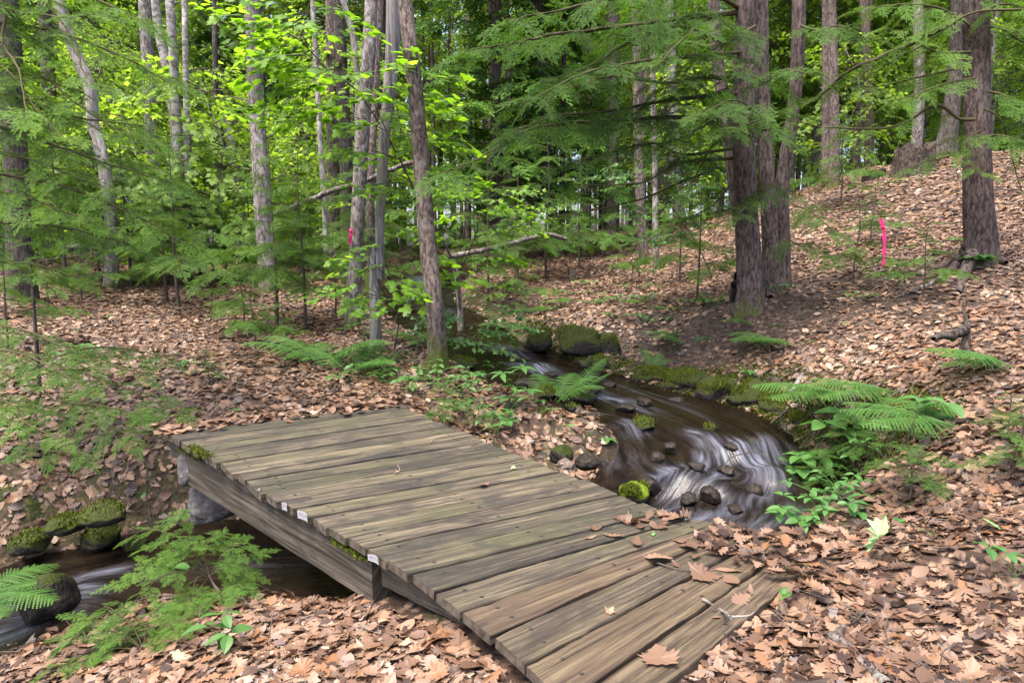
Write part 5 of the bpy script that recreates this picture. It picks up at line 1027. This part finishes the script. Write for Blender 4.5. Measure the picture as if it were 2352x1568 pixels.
herb(1165,960,.2,R_(6,.1,.2,3,.1),'blue green herb leaning towards the deck','beech'); herb(1140,1000,.16,R_(7,.12,.15,3,.09),'low herb at the stream edge of the deck','beech'); herb(1195,985,.14,R_(5,.09,.14,3,.09),'small herb beside the narrow moss block')
herb(505,1500,.16,[(-.03,0,.12,3,.1),(.02,.02,.16,4,.09),(.05,-.02,.1,3,.1)],'dark leaved herb alone on the leaves at the bottom of the picture'); herb(400,1350,.12,[(0,0,.14,2,.1),(.05,0,.1,2,.09)],'two round leaves by the lower stream',wid=1.3); herb(595,1360,.1,R_(5,.07,.08,3,.05),'small seedling at the stringer foot by the water')
herb(640,1350,.1,R_(4,.05,.09,3,.05),'sprig of small leaves under the stringer'); herb(1845,1225,.12,R_(5,.07,.12,4,.09),'herb with rounded leaves at the deck corner by the rapids'); herb(1895,1195,.12,R_(4,.06,.12,3,.09),'leafy sprig above the deck corner at the rapids'); herb(1960,1195,.06,[(-.03,0,.06,2,.08),(.03,0,.05,2,.07)],'pair of oval leaves lying on the litter near the deck corner',wid=1.2)
herb(2240,620,.18,[(-.06,0,.14,5,.16),(.05,-.05,.16,5,.16),(.12,0,.12,4,.13)],'striped maple seedling in front of the stout hemlock foot','maplelo'); herb(1720,870,.1,R_(4,.06,.08,3,.08),'small herb on the moss of the cut bank'); herb(1640,700,.1,R_(5,.1,.08,3,.09),'green herb under the claw root on the leaf slope'); herb(1790,670,.1,R_(6,.1,.08,3,.09),'herb patch behind the clawed roots')
herb(1990,690,.1,R_(4,.1,.08,3,.09),'herb on the eroded slope under the pink tape'); herb(1395,1020,.05,[(0,0,.05,5,.1)],'pale star of leaves on the gravel spit','maplelo'); herb(30,1450,.1,[(.05,0,.07,2,.1),(-.05,0,.1,2,.1)],'round leaf pair at the picture corner by the lower rapids',wid=1.3); herb(2330,1330,.14,R_(4,.05,.14,3,.09),'green sprig at the picture edge on the open litter')
herb(150,820,.12,R_(8,.2,.1,3,.1),'yellowish leafed herb under the sweeping hemlock'); herb(360,850,.1,R_(6,.2,.08,3,.09),'small herb patch on the path'); 
for i, (u, v, n, w) in enumerate([(960,880,7,.18),(880,885,7,.2),(920,840,7,.2),(1020,900,7,.15),(1060,920,7,.15),(1090,890,6,.15),(840,850,6,.2),(1000,870,6,.15),(940,910,6,.14),(1120,860,6,.12),(1080,960,6,.1),(800,880,5,.2),(1130,790,6,.12),(1060,810,6,.15)]):
    herb(u, v, .16, R_(n, w, .15, 3, .09), 'low three leaved herb in the patch on the near bank between deck and stream', group='three leaved herbs on the near bank')
for u, v, n in [(1940,1110,8),(1990,1080,8),(2030,1050,7),(1900,1170,8),(1880,1205,7),(2060,1010,6),(1990,1020,7),(1930,1150,7),(2010,990,6),(1960,1060,7)]:
    herb(u, v, .14, R_(n, .1, .13, 3, .065), 'small leaved herb in the dense plant clump above the rapids', group='small herbs in the clump above the rapids')
for u, v in [(1310,680),(1400,690),(1480,690),(1590,700),(1350,655),(1650,690),(1480,740),(1420,730),(2060,640),(2150,590),(1950,570),(1880,520),(2090,420),(2180,560),(1480,665)]:
    herb(u, v, .1, R_(5, .15, .08, 3, .09), 'tiny green seedling scattered on the leaf slope', group='seedlings on the leaf slope')
# ------------------------------------------------------------------ sticks, logs, stumps
def stick(px, d, r0, r1, label, m=DEAD, name='stick', cat='stick', group=None, twigs=(), P=None, rough=.25, n=7):
    """px list of pixels; d 'g' lays it on the ground, else list of distances"""
    if P is None: P = [PG(u, v)+[0, 0, r0*.7] if d == 'g' else PY(u, v, d[i]) for i, (u, v) in enumerate(px)]
    Q = spline(P, 8); c = Q.mean(0); b = Buf(); k = len(Q); a = np.arange(n)*6.28/n
    rad = 1+rough*2*fbm(np.cos(a)[None]*1.5+px[0][0], np.sin(a)[None]*1.5+np.arange(k)[:, None]*.5, 3, 2)
    b.add(*tube(Q+rng.normal(0, r0*.12, Q.shape), np.linspace(r0, r1, k), n, rad=rad), 0, .5, True)
    for e in (0, -1):
        T = tube(Q[[0, 1]] if e == 0 else Q[[-1, -2]], [r0 if e == 0 else r1]*2, n)[0][:n]; b.add(np.vstack([T, T.mean(0)]), [[(q+1) % n, q, n] for q in range(n)], 0, .5)
    for t0, dx, dy, dz in twigs:
        A = Q[int(t0*(k-1))]; b.add(*tube(spline([A, A+np.array([dx, dy, dz])*.5+rng.normal(0, .01, 3), A+np.array([dx, dy, dz])], 4), np.linspace(r1*.8, r1*.25, 9), 5), 0, .5, True)
    return tag(b.build(name, m, origin=tuple(c)), label, cat, group)
B_PALESTICK = barkmat('pale_stick_bark', (.09,.075,.065), (.22,.195,.175), (.36,.335,.31), .3, moss=0, horiz=True, bstr=.3); B_LOG = barkmat('fallen_log_bark', (.04,.03,.026), (.14,.11,.095), (.3,.26,.24), .5, moss=0)
dk = lambda L: [deckP(u, v)+[0, 0, .009] for u, v in L]
stick([(1613,1379),(1660,1408),(1678,1424)], None, .007, .006, 'short lichen spotted stick on the nearest deck board', B_PALESTICK, P=dk([(1613,1379),(1660,1408),(1679,1424)]), twigs=[(.95,.09,.03,.0)])
stick([(1509,1296),(1545,1308),(1586,1313)], None, .004, .003, 'thin dark twig on the boards under the golden brown leaf', TWIG, P=dk([(1509,1296),(1545,1308),(1586,1313)]))
stick([(988,1020),(1000,1008),(1030,1004)], None, .003, .002, 'curved grey twig on the far half of the deck', DEAD, P=dk([(988,1020),(998,1010),(1030,1004)]))
stick([(905,1090),(916,1080),(912,1068)], None, .004, .003, 'bent pale twig on the deck by the folded leaf scrap', DEAD, P=dk([(905,1090),(918,1083),(913,1070)]))
stick([(440,1024),(470,1014),(520,1004)], None, .004, .002, 'forked thin twig over the far corner of the deck', TWIG, P=dk([(442,1022),(475,1012),(525,1006)]))
stick([(1880,1450),(1930,1482),(1985,1530),(2040,1590)], 'g', .02, .024, 'dark rotting branch half sunk in the litter at the bottom of the picture', B_LOG, 'fallen_branch', 'branch', twigs=[(.3,.05,.05,.03)], rough=.5)
stick([(1755,1450),(1830,1452),(1890,1490)], 'g', .006, .004, 'thin twig leading to the rotting branch', TWIG)
stick([(628,1575),(645,1530),(662,1505)], 'g', .016, .011, 'pale peeled stick standing out of the leaves at the bottom edge', B_PALESTICK, 'fallen_branch', 'branch')
stick([(1862,832),(1842,868),(1816,906)], 'g', .03, .025, 'short pale broken stick lying down the mossy bank', B_PALESTICK, 'fallen_branch', 'branch')
stick([(1815,845),(1770,880),(1710,930),(1694,940)], 'g', .012, .007, 'dark forked branch sloping from the mossy bank into the pool', TWIG, 'fallen_branch', 'branch', twigs=[(.3,-.05,.02,.35)])
stick([(2080,985),(2120,1000),(2160,1030)], 'g', .008, .005, 'curved pale twig on the litter below the big dark leaves', B_PALESTICK, twigs=[(.4,.1,.1,.05)])
stick([(2160,1160),(2220,1140),(2310,1120)], 'g', .008, .005, 'long dark twig on the open litter at the edge', TWIG)
stick([(1660,1075),(1680,1050),(1730,1038),(1765,1048)], [4.85,4.9,4.95,4.9], .005, .003, 'dark bare twig arched over the rapids', TWIG, twigs=[(.35,-.04,0,.18)])
stick([(1825,1000),(1800,985),(1790,940)], [5.6,5.6,5.7], .006, .003, 'thin broken twigs caught at the lip of the falls', TWIG, twigs=[(.3,-.1,0,.12)])
stick([(632,492),(700,465),(770,436),(830,420),(900,388),(960,370)], [11.6,11.3,11,10.8,10.6,10.4], .05, .035, 'leaning fallen trunk propped between the lichen trunk and the banded trunk', B_LOG, 'fallen_tree', 'fallen tree', twigs=[(.3,.1,0,-.5)])
stick([(1030,590),(1110,575),(1180,558),(1250,540),(1300,548)], [10.5,10.7,11,11.4,11.6], .045, .035, 'long fallen pole propped at a slant behind the young maple', B_LOG, 'fallen_tree', 'fallen tree', twigs=[(.6,.1,.1,.4)])
stick([(716,640),(746,612),(772,585)], [10.8,10.9,11], .022, .012, 'pale bare branch sticking up behind the thin stems', DEAD, 'fallen_branch', 'branch', twigs=[(.4,.15,0,.05)])
stick([(880,640),(820,636),(760,640)], [12,12.1,12.2], .06, .05, 'dark fallen log behind the lichen trunk', B_LOG, 'fallen_log', 'log')
stick([(2160,645),(2110,668),(2050,690)], 'g', .03, .015, 'dark root like branch lying down from the stout hemlock', B_LOG, 'fallen_branch', 'branch')
stick([(1830,728),(1850,700),(1862,680)], 'g', .008, .005, 'thin twig standing on the eroded slope', TWIG, twigs=[(.5,.1,0,.25)])
for i, (a, c, e) in enumerate([((90,640),(200,610),(262,622)),((110,660),(190,640),(250,600)),((140,620),(220,640),(262,650)),((100,615),(170,625),(255,590)),((120,650),(200,600),(240,560)),((80,600),(160,590),(240,575)),((160,660),(210,630),(260,632)),((130,600),(180,640),(230,670)),((95,628),(150,606),(215,596)),((150,640),(175,590),(190,560))]):
    d = 12+.25*i; stick([a, c, e], [d-.3, d, d+.3], .014, .006, 'bare grey brush branch in the tangle behind the mossy footed lone trunk', DEAD, 'brush_branch', 'branch', 'tangle of bare brush branches', twigs=[(.4,.3,.1,.15),(.6,-.1,.2,.25),(.75,.3,0,-.1)])
def stump(u, v, w, h, label, m, name='stump', jag=.5, depth=None):
    P = PG(u, v) if depth is None else np.array([*PY(u, v, depth)[:2], 0]); P[2] = T1(P[0], P[1]); d = P[1]; r = w/2*d/FPX; H = h*d/FPX; n = 22; a = np.arange(n)*6.28/n; hs = np.linspace(0, 1, 9); b = Buf(); sd = rng.uniform(0, 9)
    top = 1+jag*2*fbm(np.cos(a)*1.6+sd, np.sin(a)*1.6, 3, 3); rad = r*(1+.5*np.exp(-hs*5)[:, None]+.35*fbm(np.cos(a)[None]*2+sd, np.sin(a)[None]*2+hs[:, None], 4, 3)*2)
    V = np.stack([rad*np.cos(a), rad*np.sin(a), hs[:, None]*(H*top[None]+.3)-.35], -1); Vi = V[-1]*[.72, .72, 1]; Vb = Vi*[.8, .8, .45]; W = np.concatenate([V.reshape(-1, 3), Vi, Vb])+P
    F = []; 
    for k in range(10):
        for q in range(n): F.append([k*n+q, k*n+(q+1) % n, (k+1)*n+(q+1) % n, (k+1)*n+q])
    b.add(W, F, 0, .5, False); f0 = 10*n; b.add(np.vstack([W[f0:], W[f0:].mean(0)]), [[q, (q+1) % n, n] for q in range(n)], 0, .5); return tag(b.build(name, m, origin=tuple(P)), label, 'stump')
stump(2098,338,80,62,'wide hollow rotten stump on the crest in front of the double trunk',barkmat('rotten_wood', (.02,.015,.012), (.07,.05,.04), (.16,.12,.095), .2, moss=.0), depth=14.)
stump(2010,376,46,22,'low black charred looking stump on the crest',barkmat('black_rot', (.006,.005,.004), (.022,.018,.015), (.06,.05,.042), .05, moss=0),jag=.8, depth=14.5)
stump(1316,650,14,30,'small dark rotten stub on the leaf slope beside a pale fern',B_DARK,jag=.9)
P = PG(2210, 835); sn = thing('snag_stub', 'short weathered stub with a splintered spike and a side arm on the open bank', 'stump', tuple(P))
trunk_mesh([P-[0, 0, .1], PY(2216, 800, P[1]), PY(2222, 750, P[1]), PY(2214, 715, P[1]), PY(2212, 696, P[1])], .055, .006, 'snag', flare=.6, rough=.14, fh=.08).build('stem', barkmat('stub_wood', (.045,.032,.026), (.14,.105,.085), (.26,.21,.17), .2, moss=.12), sn, origin=tuple(P))
branch(sn, tuple(P), [(2216,752),(2190,768),(2160,772),(2140,776)], P[1], P[1]-.15, .042, .018, 'side_arm', B_DARK)
# ------------------------------------------------------------------ pink flagging tape
m, nt, ns, ls = mat('pink_tape'); p_, o_ = principled(nt, (.75, .025, .2), .45, .5); t_ = ns.new('ShaderNodeBsdfTranslucent'); t_.inputs[0].default_value = (.9, .03, .25, 1); x_ = ns.new('ShaderNodeMixShader'); x_.inputs[0].default_value = .3; ls.new(p_.outputs[0], x_.inputs[1]); ls.new(t_.outputs[0], x_.inputs[2]); ls.new(x_.outputs[0], o_.inputs[0]); PINK = m
def tape(px, d, w, label):
    P = spline([PY(u, v, d) for u, v in px], 6); k = len(P); b = Buf(); a = np.linspace(-.3, .6, k)+.45*np.sin(np.arange(k)*.9); W = np.stack([np.cos(a), np.sin(a), .2*np.sin(3*a)], -1)*w/2; T = np.cross(W, [0, 0, 1.]); T = norm(T)*.0004
    V = np.concatenate([P-W+T, P+W+T, P-W-T, P+W-T]); i = np.arange(k-1); F = np.concatenate([np.stack([i, i+1, k+i+1, k+i], -1), np.stack([2*k+i, 3*k+i, 3*k+i+1, 2*k+i+1], -1)]); b.add(V, F, 0, .5, True)
    kn = P[k//5]; 
    b.add(*tube(np.array([kn+[-w*.5, 0, .012], kn+[0, -.006, 0], kn+[w*.5, 0, -.012]]), np.array([.008, .014, .007])*w/.03, 8), 0, .5, True)
    return tag(b.build('flagging_tape', PINK, origin=tuple(P[0])), label, 'tape', 'pink flagging tapes')
tape([(2023,503),(2028,522),(2031,545),(2031,570),(2030,595),(2027,615)], 7.1, .036, 'long bright pink tape hanging over the open leaf slope'); branch(RT, RO, [(2120,470),(2070,488),(2022,502)], 7.1, 7.1, .006, .003)
tape([(807,525),(806,540),(803,560)], 8.4, .04, 'short pink tape beside the dark leaning lichen trunk'); tape([(1196,522),(1195,535),(1197,552)], 13, .04, 'distant small pink tape beyond the young maple')
# ------------------------------------------------------------------ the wood behind
def bg_broad(h, cb, R, n, L, r0, tms=BB, barkn='brown', name='broadleaf_tree'):
    root = thing(name, '', 'tree'); P = [np.array([0, 0, -.3]), np.array([rng.normal(0, .08), 0, h*.3]), np.array([rng.normal(0, .2), rng.normal(0, .1), h*.65]), np.array([rng.normal(0, .3), 0, h])]
    trunk_mesh(P, r0, r0*.3, barkn, flare=.5, sides=12, step=.4).build('trunk', BARK[barkn], root); Q = spline(P, 8); f = Buf()
    for i in range(n):
        z = cb+(h*1.02-cb)*((i+rng.random())/n); t = (z-cb)/(h-cb); a = i*2.4+rng.normal(0, .5); rr = R*(.35+.65*math.sin(min(1, .25+.8*t)*math.pi)**.7)*rng.uniform(.35, 1.1)
        X = np.array([np.interp(z, Q[:, 2], Q[:, 0]), np.interp(z, Q[:, 2], Q[:, 1]), z]); d = np.array([math.cos(a), math.sin(a), rng.uniform(-.05, .35)]); E = X+d*rr
        f.add(*tube(np.array([X, (X+E)/2+[0, 0, .08*rr], E]), np.array([.012+.006*rr, .01, .004]), 4), 1, .5)
        for k in range(max(2, int(rr*2.2))):
            tt = rng.uniform(.25, 1); put(f, tms[rng.integers(len(tms))], X+(E-X)*tt+rng.normal(0, .12, 3), a+rng.normal(0, .9), rng.normal(-.05, .2), rng.normal(0, .3), L*rng.uniform(.6, 1.3), .25)
    f.build('crown', [BGL, TWIG], root); return root
def bg_pine(h, cb, r0, n):
    root = thing('pine_tree', '', 'tree'); P = [np.array([0, 0, -.3]), np.array([rng.normal(0, .06), 0, h*.4]), np.array([rng.normal(0, .15), 0, h])]; trunk_mesh(P, r0, r0*.35, 'dark', flare=.5, sides=12, step=.4).build('trunk', B_DARK if r0 > .09 else B_BROWN, root); f = Buf()
    for i in range(n):
        z = cb+(h-cb)*(i+rng.random())/n; a = i*2.4; L = 1.6*(1-(z-cb)/(h-cb)*.6)*rng.uniform(.4, 1.1); X = np.array([0, 0, z]); d = np.array([math.cos(a), math.sin(a), 0]); E = X+d*L+[0, 0, rng.normal(.1, .2)]
        f.add(*tube(np.array([X, (X+E)/2, E]), np.array([.016, .01, .004]), 4), 1, .5)
        for k in range(3): put(f, HX[rng.integers(3)], X+(E-X)*rng.uniform(.4, 1), a+rng.normal(0, .8), rng.normal(0, .2), 0, .8, .2)
    for i in range(9):   # dead lower twigs
        z = rng.uniform(1.5, cb); a = rng.uniform(0, 6.28); L = rng.uniform(.4, 1.2); X = np.array([0, 0, z]); E = X+np.array([math.cos(a)*L, math.sin(a)*L, rng.normal(-.05, .15)]); f.add(*tube(np.array([X, (X+E)/2+[0, 0, .05], E]), np.array([.012, .008, .003]), 4), 1, .5)
    f.build('crown', [HEM, TWIG], root); return root
def bg_hem(h, R, n, r0):
    root = thing('hemlock_tree', '', 'tree'); P = [np.array([0, 0, -.3]), np.array([.05, 0, h*.5]), np.array([0, .05, h])]; trunk_mesh(P, r0, r0*.25, 'dark', flare=.4, sides=12, step=.4).build('trunk', B_DARK, root); f = Buf()
    for i in range(n):
        z = .1*h+.9*h*(i+rng.random())/n; t = z/h; a = i*2.4; L = R*(1-t)**.6*rng.uniform(.5, 1.1)+.3; X = np.array([0, 0, z]); d = np.array([math.cos(a), math.sin(a), 0])
        limb(f, [X, X+d*L*.5+[0, 0, .05*L], X+d*L-[0, 0, .12*L]], .015, .004, HX, .75, int(4+L*4.5), .12, 55, .25, (-.15, .12))
    f.build('crown', [HEM, HTW], root); return root
BF = [bg_broad(5.5, .7, 1.7, 46, .85, .035, name='young_maple', barkn='pale'), bg_broad(4., .5, 1.5, 36, .8, .028, BMl, name='young_maple', barkn='pale'), bg_broad(15, 3.5, 3.2, 80, 1.15, .14, name='maple_tree', barkn='brown'),
      bg_broad(17, 5, 3.4, 80, 1.2, .17, name='oak_tree', barkn='grey'), bg_broad(13, 2.5, 2.4, 70, 1.1, .09, name='birch_tree', barkn='pale')]
HT = [bg_hem(12, 2.6, 60, .15), bg_hem(9, 2.2, 52, .1), bg_pine(18, 9, .15, 18), bg_pine(15, 8, .08, 14)]
usedb = set()
LAB = {0: 'leafy young maple of the bright understory in the wood behind', 1: 'low bushy young maple of the bright understory behind', 2: 'brown barked maple in the wood far behind', 3: 'grey barked oak in the wood far behind', 4: 'slim pale birch in the wood far behind', 5: 'tall dark hemlock in the wood far behind', 6: 'smaller dark hemlock in the wood far behind', 7: 'straight dark pine trunk among the wood far behind', 8: 'thin bare stemmed pine among the wood far behind'}
GRP = {0: 'bright young maples behind', 1: 'low young maples behind', 2: 'maples far behind', 3: 'oaks far behind', 4: 'birches far behind', 5: 'tall hemlocks far behind', 6: 'small hemlocks far behind', 7: 'dark pine trunks far behind', 8: 'thin pine stems far behind'}
ALLB = BF+HT; placed = []
def bg(k, x, y, sc):
    loc = (x, y, T1(x, y)); rz = rng.uniform(0, 6.28)
    if k in usedb: return dup(ALLB[k], loc, rz, sc, LAB[k], GRP[k])
    usedb.add(k); f = ALLB[k]; f.location = loc; f.rotation_euler = (0, 0, rz); f.scale = (sc,)*3; f['label'] = LAB[k]; f['group'] = GRP[k]
def scatter_bg(n, y0, y1, kinds, mind, s0, s1, xf=.86, avoid=None):
    c = 0; tries = 0
    while c < n and tries < 6000:
        tries += 1; y = math.sqrt(rng.uniform(y0*y0, y1*y1)); x = rng.uniform(-xf, xf)*y
        if any((x-a)**2+(y-b_)**2 < mind*mind for a, b_ in placed): continue
        u = 1176+x/y*FPX
        if avoid and avoid(u, x, y): continue
        if stream(np.array([x]), np.array([y]))[0][0] < 1.2: continue
        placed.append((x, y)); bg(int(rng.choice(kinds)), x, y, rng.uniform(s0, s1)); c += 1
slope = lambda u, x, y: (u > 1330 and y < 18.5) 
scatter_bg(20, 12.5, 19, [0, 1, 0], 1.3, .75, 1.1, avoid=lambda u, x, y: slope(u, x, y) or (560 < u < 700 and y < 16) or 980 < u < 1330)
scatter_bg(34, 17, 38, [7, 8, 8], .9, .85, 1.2, avoid=lambda u, x, y: not (600 < u < 1420))
scatter_bg(16, 20, 34, [0, 4, 2, 0], 1.1, .85, 1.2, avoid=lambda u, x, y: u < 1450)
scatter_bg(16, 19, 34, [7, 8], 1., .85, 1.2, avoid=lambda u, x, y: u < 1420)
scatter_bg(5, 15, 24, [5, 6, 6], 1.8, .8, 1.15, avoid=lambda u, x, y: slope(u, x, y) or (600 < u < 700 or 960 < u < 1020))
scatter_bg(34, 18.5, 30, [0, 0, 1, 2, 4, 4], 1.5, .85, 1.25)
scatter_bg(46, 24, 40, [2, 3, 4, 3, 0, 4], 1.7, .85, 1.2)
scatter_bg(36, 38, 62, [2, 3, 2, 4, 4, 0], 2.2, .9, 1.3)
# the far wood, one mass of foliage and stems nobody could count
f = Buf()
for i in range(360):
    y = rng.uniform(58, 82); x = rng.uniform(-.95, .95)*y; z = 1.5+rng.uniform(1, 25)
    if z < 6 and rng.random() < .55: continue
    for k in range(3): put(f, BB[rng.integers(3)], np.array([x, y, z])+rng.normal(0, .9, 3), rng.uniform(0, 6.28), rng.normal(0, .3), rng.normal(0, .4), rng.uniform(2.2, 3.8), .2)
for i in range(90):
    y = rng.uniform(60, 80); x = rng.uniform(-.9, .9)*y; f.add(*tube(np.array([[x, y, 1], [x+rng.normal(0, .3), y, 10], [x, y, 22]]), [.2, .16, .08], 7), 1, .5, True)
o = f.build('distant_wood', [BGL, B_BROWN]); o['kind'] = 'stuff'; o['label'] = 'bright distant wood closing the view behind the trees'
# ------------------------------------------------------------------ small ground plants and moss nobody could count
b = Buf()
n = 2600; x = rng.uniform(-7, 8, n); y = rng.uniform(2.5, 16, n); z, d, side, wl, hw, s = terrain(x, y, True)
near = np.exp(-((d-hw-.6)/.9)**2); pr = np.where(d > hw+.05, .02+.5*near*np.where((side*SIDE_R < 0) & (y > 5.2), 1, .3), 0)
pr = pr*np.clip(.4+3*fbm(x*.7, y*.7, 61), .05, 1.5); k = (rng.random(n) < pr) & ~on_deck(x, y); x, y, z = x[k], y[k], z[k]
for i in range(len(x)):
    P = np.array([x[i], y[i], z[i]]); h = rng.uniform(.04, .11); m_ = rng.integers(3, 6); a = rng.uniform(0, 6.28, m_)
    scatter(b, 'ovate', P+np.stack([np.cos(a)*.03, np.sin(a)*.03, np.full(m_, h)], -1), norm(np.array([0, 0, 1.])+rng.normal(0, .3, (m_, 3))), a, rng.uniform(.03, .065, m_), rng.uniform(.1, .9, m_))
    b.add(*tube(np.array([P, P+[0, 0, h]]), [.0015, .001], 3), 0, .5)
o = b.build('ground_cover', PLANT); o['kind'] = 'stuff'
b = Buf(); n = 150000; x = rng.uniform(.2, 3.6, n); y = rng.uniform(4.4, 10.5, n); z, d, side, wl, hw, s = terrain(x, y, True)
k = (side*SIDE_R > 0) & (d > hw+.04) & (d < hw+.75) & (rng.random(n) < np.clip(1.2-(d-hw)/.75+2.2*fbm(x*1.7, y*1.7, 21), 0, 1))
P0 = np.stack([x[k], y[k], z[k]], -1); add_blades(b, P0, .034, .008)
m, nt, ns, ls = mat('dark_bank_moss'); principled(nt, ramp(nt, attr(nt, 'rnd'), [(0, (.012,.018,.003)), (.6, (.04,.054,.006)), (1, (.09,.105,.011))]), .95, .1)
o = b.build('bank_moss', m); o['kind'] = 'stuff'
b = Buf(); n = 130; k = rng.integers(0, len(SD)-2, n*3); off = SD[k, 3]+rng.uniform(.25, .75, n*3); T = norm(SD[k+1, :2]-SD[k, :2]); Nn = np.stack([-T[:, 1], T[:, 0]], -1)*SIDE_R
X = SD[k, 0]+Nn[:, 0]*off; Y = SD[k, 1]+Nn[:, 1]*off; q = (Y > 4.8) & (Y < 11) & (X > .3)
for i in np.where(q)[0][:n]:   # rootlets hanging over the cut bank
    L = rng.uniform(.12, .5); m_ = 5; tt = np.linspace(0, 1, m_); wob = np.cumsum(rng.normal(0, .025, (m_, 2)), 0); xs = X[i]-Nn[i, 0]*L*tt+wob[:, 0]; ys = Y[i]-Nn[i, 1]*L*tt+wob[:, 1]; zs = terrain(xs, ys)+.012+rng.uniform(0, .02)
    b.add(*tube(np.stack([xs, ys, zs], -1), np.linspace(.006, .002, m_)*rng.uniform(.4, 1.6), 4), 0, .5)
o = b.build('rootlets', TWIG); o['kind'] = 'stuff'
b = Buf()   # loose pine straw, rootlets and dead fern stalks
n = 2200; r = np.sqrt(rng.uniform(1.2, 80, n)); th = np.radians(rng.uniform(-48, 48, n)); x, y = r*np.sin(th), r*np.cos(th); x[:500] = rng.normal(2.5, .9, 500); y[:500] = rng.normal(7.9, .6, 500); z, d, *_ = terrain(x, y, True); k = (stream(x, y)[0] > stream(x, y)[3]+.05) & ~on_deck(x, y); x, y, z = x[k], y[k], z[k]
for i in range(len(x)):
    a = rng.uniform(0, 6.28); L = rng.uniform(.06, .3); P = np.array([x[i], y[i], z[i]+.03]); e = P+np.array([math.cos(a)*L, math.sin(a)*L, 0]); e[2] = T1(e[0], e[1])+rng.uniform(.01, .06) if i % 4 == 0 else P[2]+rng.uniform(-.01, .03)
    b.add(*tube(np.array([P, (P+e)/2+rng.normal(0, .012, 3), e]), np.array([.003, .0025, .0012])*rng.uniform(.5, 1.3), 4), 0, .5)
o = b.build('twig_litter', TWIG); o['kind'] = 'stuff'
# ------------------------------------------------------------------ light and camera
ELV, AZ = math.radians(70), math.radians(-135)   # sun high beyond the trees, to the near side of the path
w = bpy.data.worlds.new('World'); SC.world = w; w.use_nodes = True; nt = w.node_tree; bgn = nt.nodes['Background']
sk = nt.nodes.new('ShaderNodeTexSky'); sk.sky_type = 'NISHITA'; sk.sun_disc = False; sk.sun_elevation = ELV; sk.sun_rotation = AZ; sk.dust_density = 5; sk.air_density = .7; sk.ozone_density = .3
nt.links.new(sk.outputs[0], bgn.inputs[0]); bgn.inputs[1].default_value = SKY
L = bpy.data.lights.new('sun', 'SUN'); L.energy = SUN; L.angle = math.radians(32); L.color = (1, .94, .82); lo = bpy.data.objects.new('sun', L); COL.objects.link(lo)
dv = Vector((math.sin(AZ)*math.cos(ELV), math.cos(AZ)*math.cos(ELV), math.sin(ELV))); lo.rotation_euler = dv.to_track_quat('Z', 'Y').to_euler()
cam = bpy.data.cameras.new('camera'); cam.lens = 24; cam.sensor_width = 36; cam.clip_end = 2000; cam.clip_start = .05; co = bpy.data.objects.new('camera', cam); COL.objects.link(co)
co.location = (0, 0, CAMZ); co.rotation_euler = (math.radians(90)-PITCH, 0, 0); SC.camera = co
SC.view_settings.view_transform = 'Standard'; SC.view_settings.look = 'None'; SC.view_settings.exposure = EXPO; SC.view_settings.gamma = 1
SC.cycles.max_bounces = 8; SC.cycles.diffuse_bounces = 3; SC.cycles.glossy_bounces = 3; SC.cycles.transmission_bounces = 4; SC.cycles.transparent_max_bounces = 6; SC.cycles.use_denoising = True; SC.cycles.caustics_reflective = False; SC.cycles.caustics_refractive = False
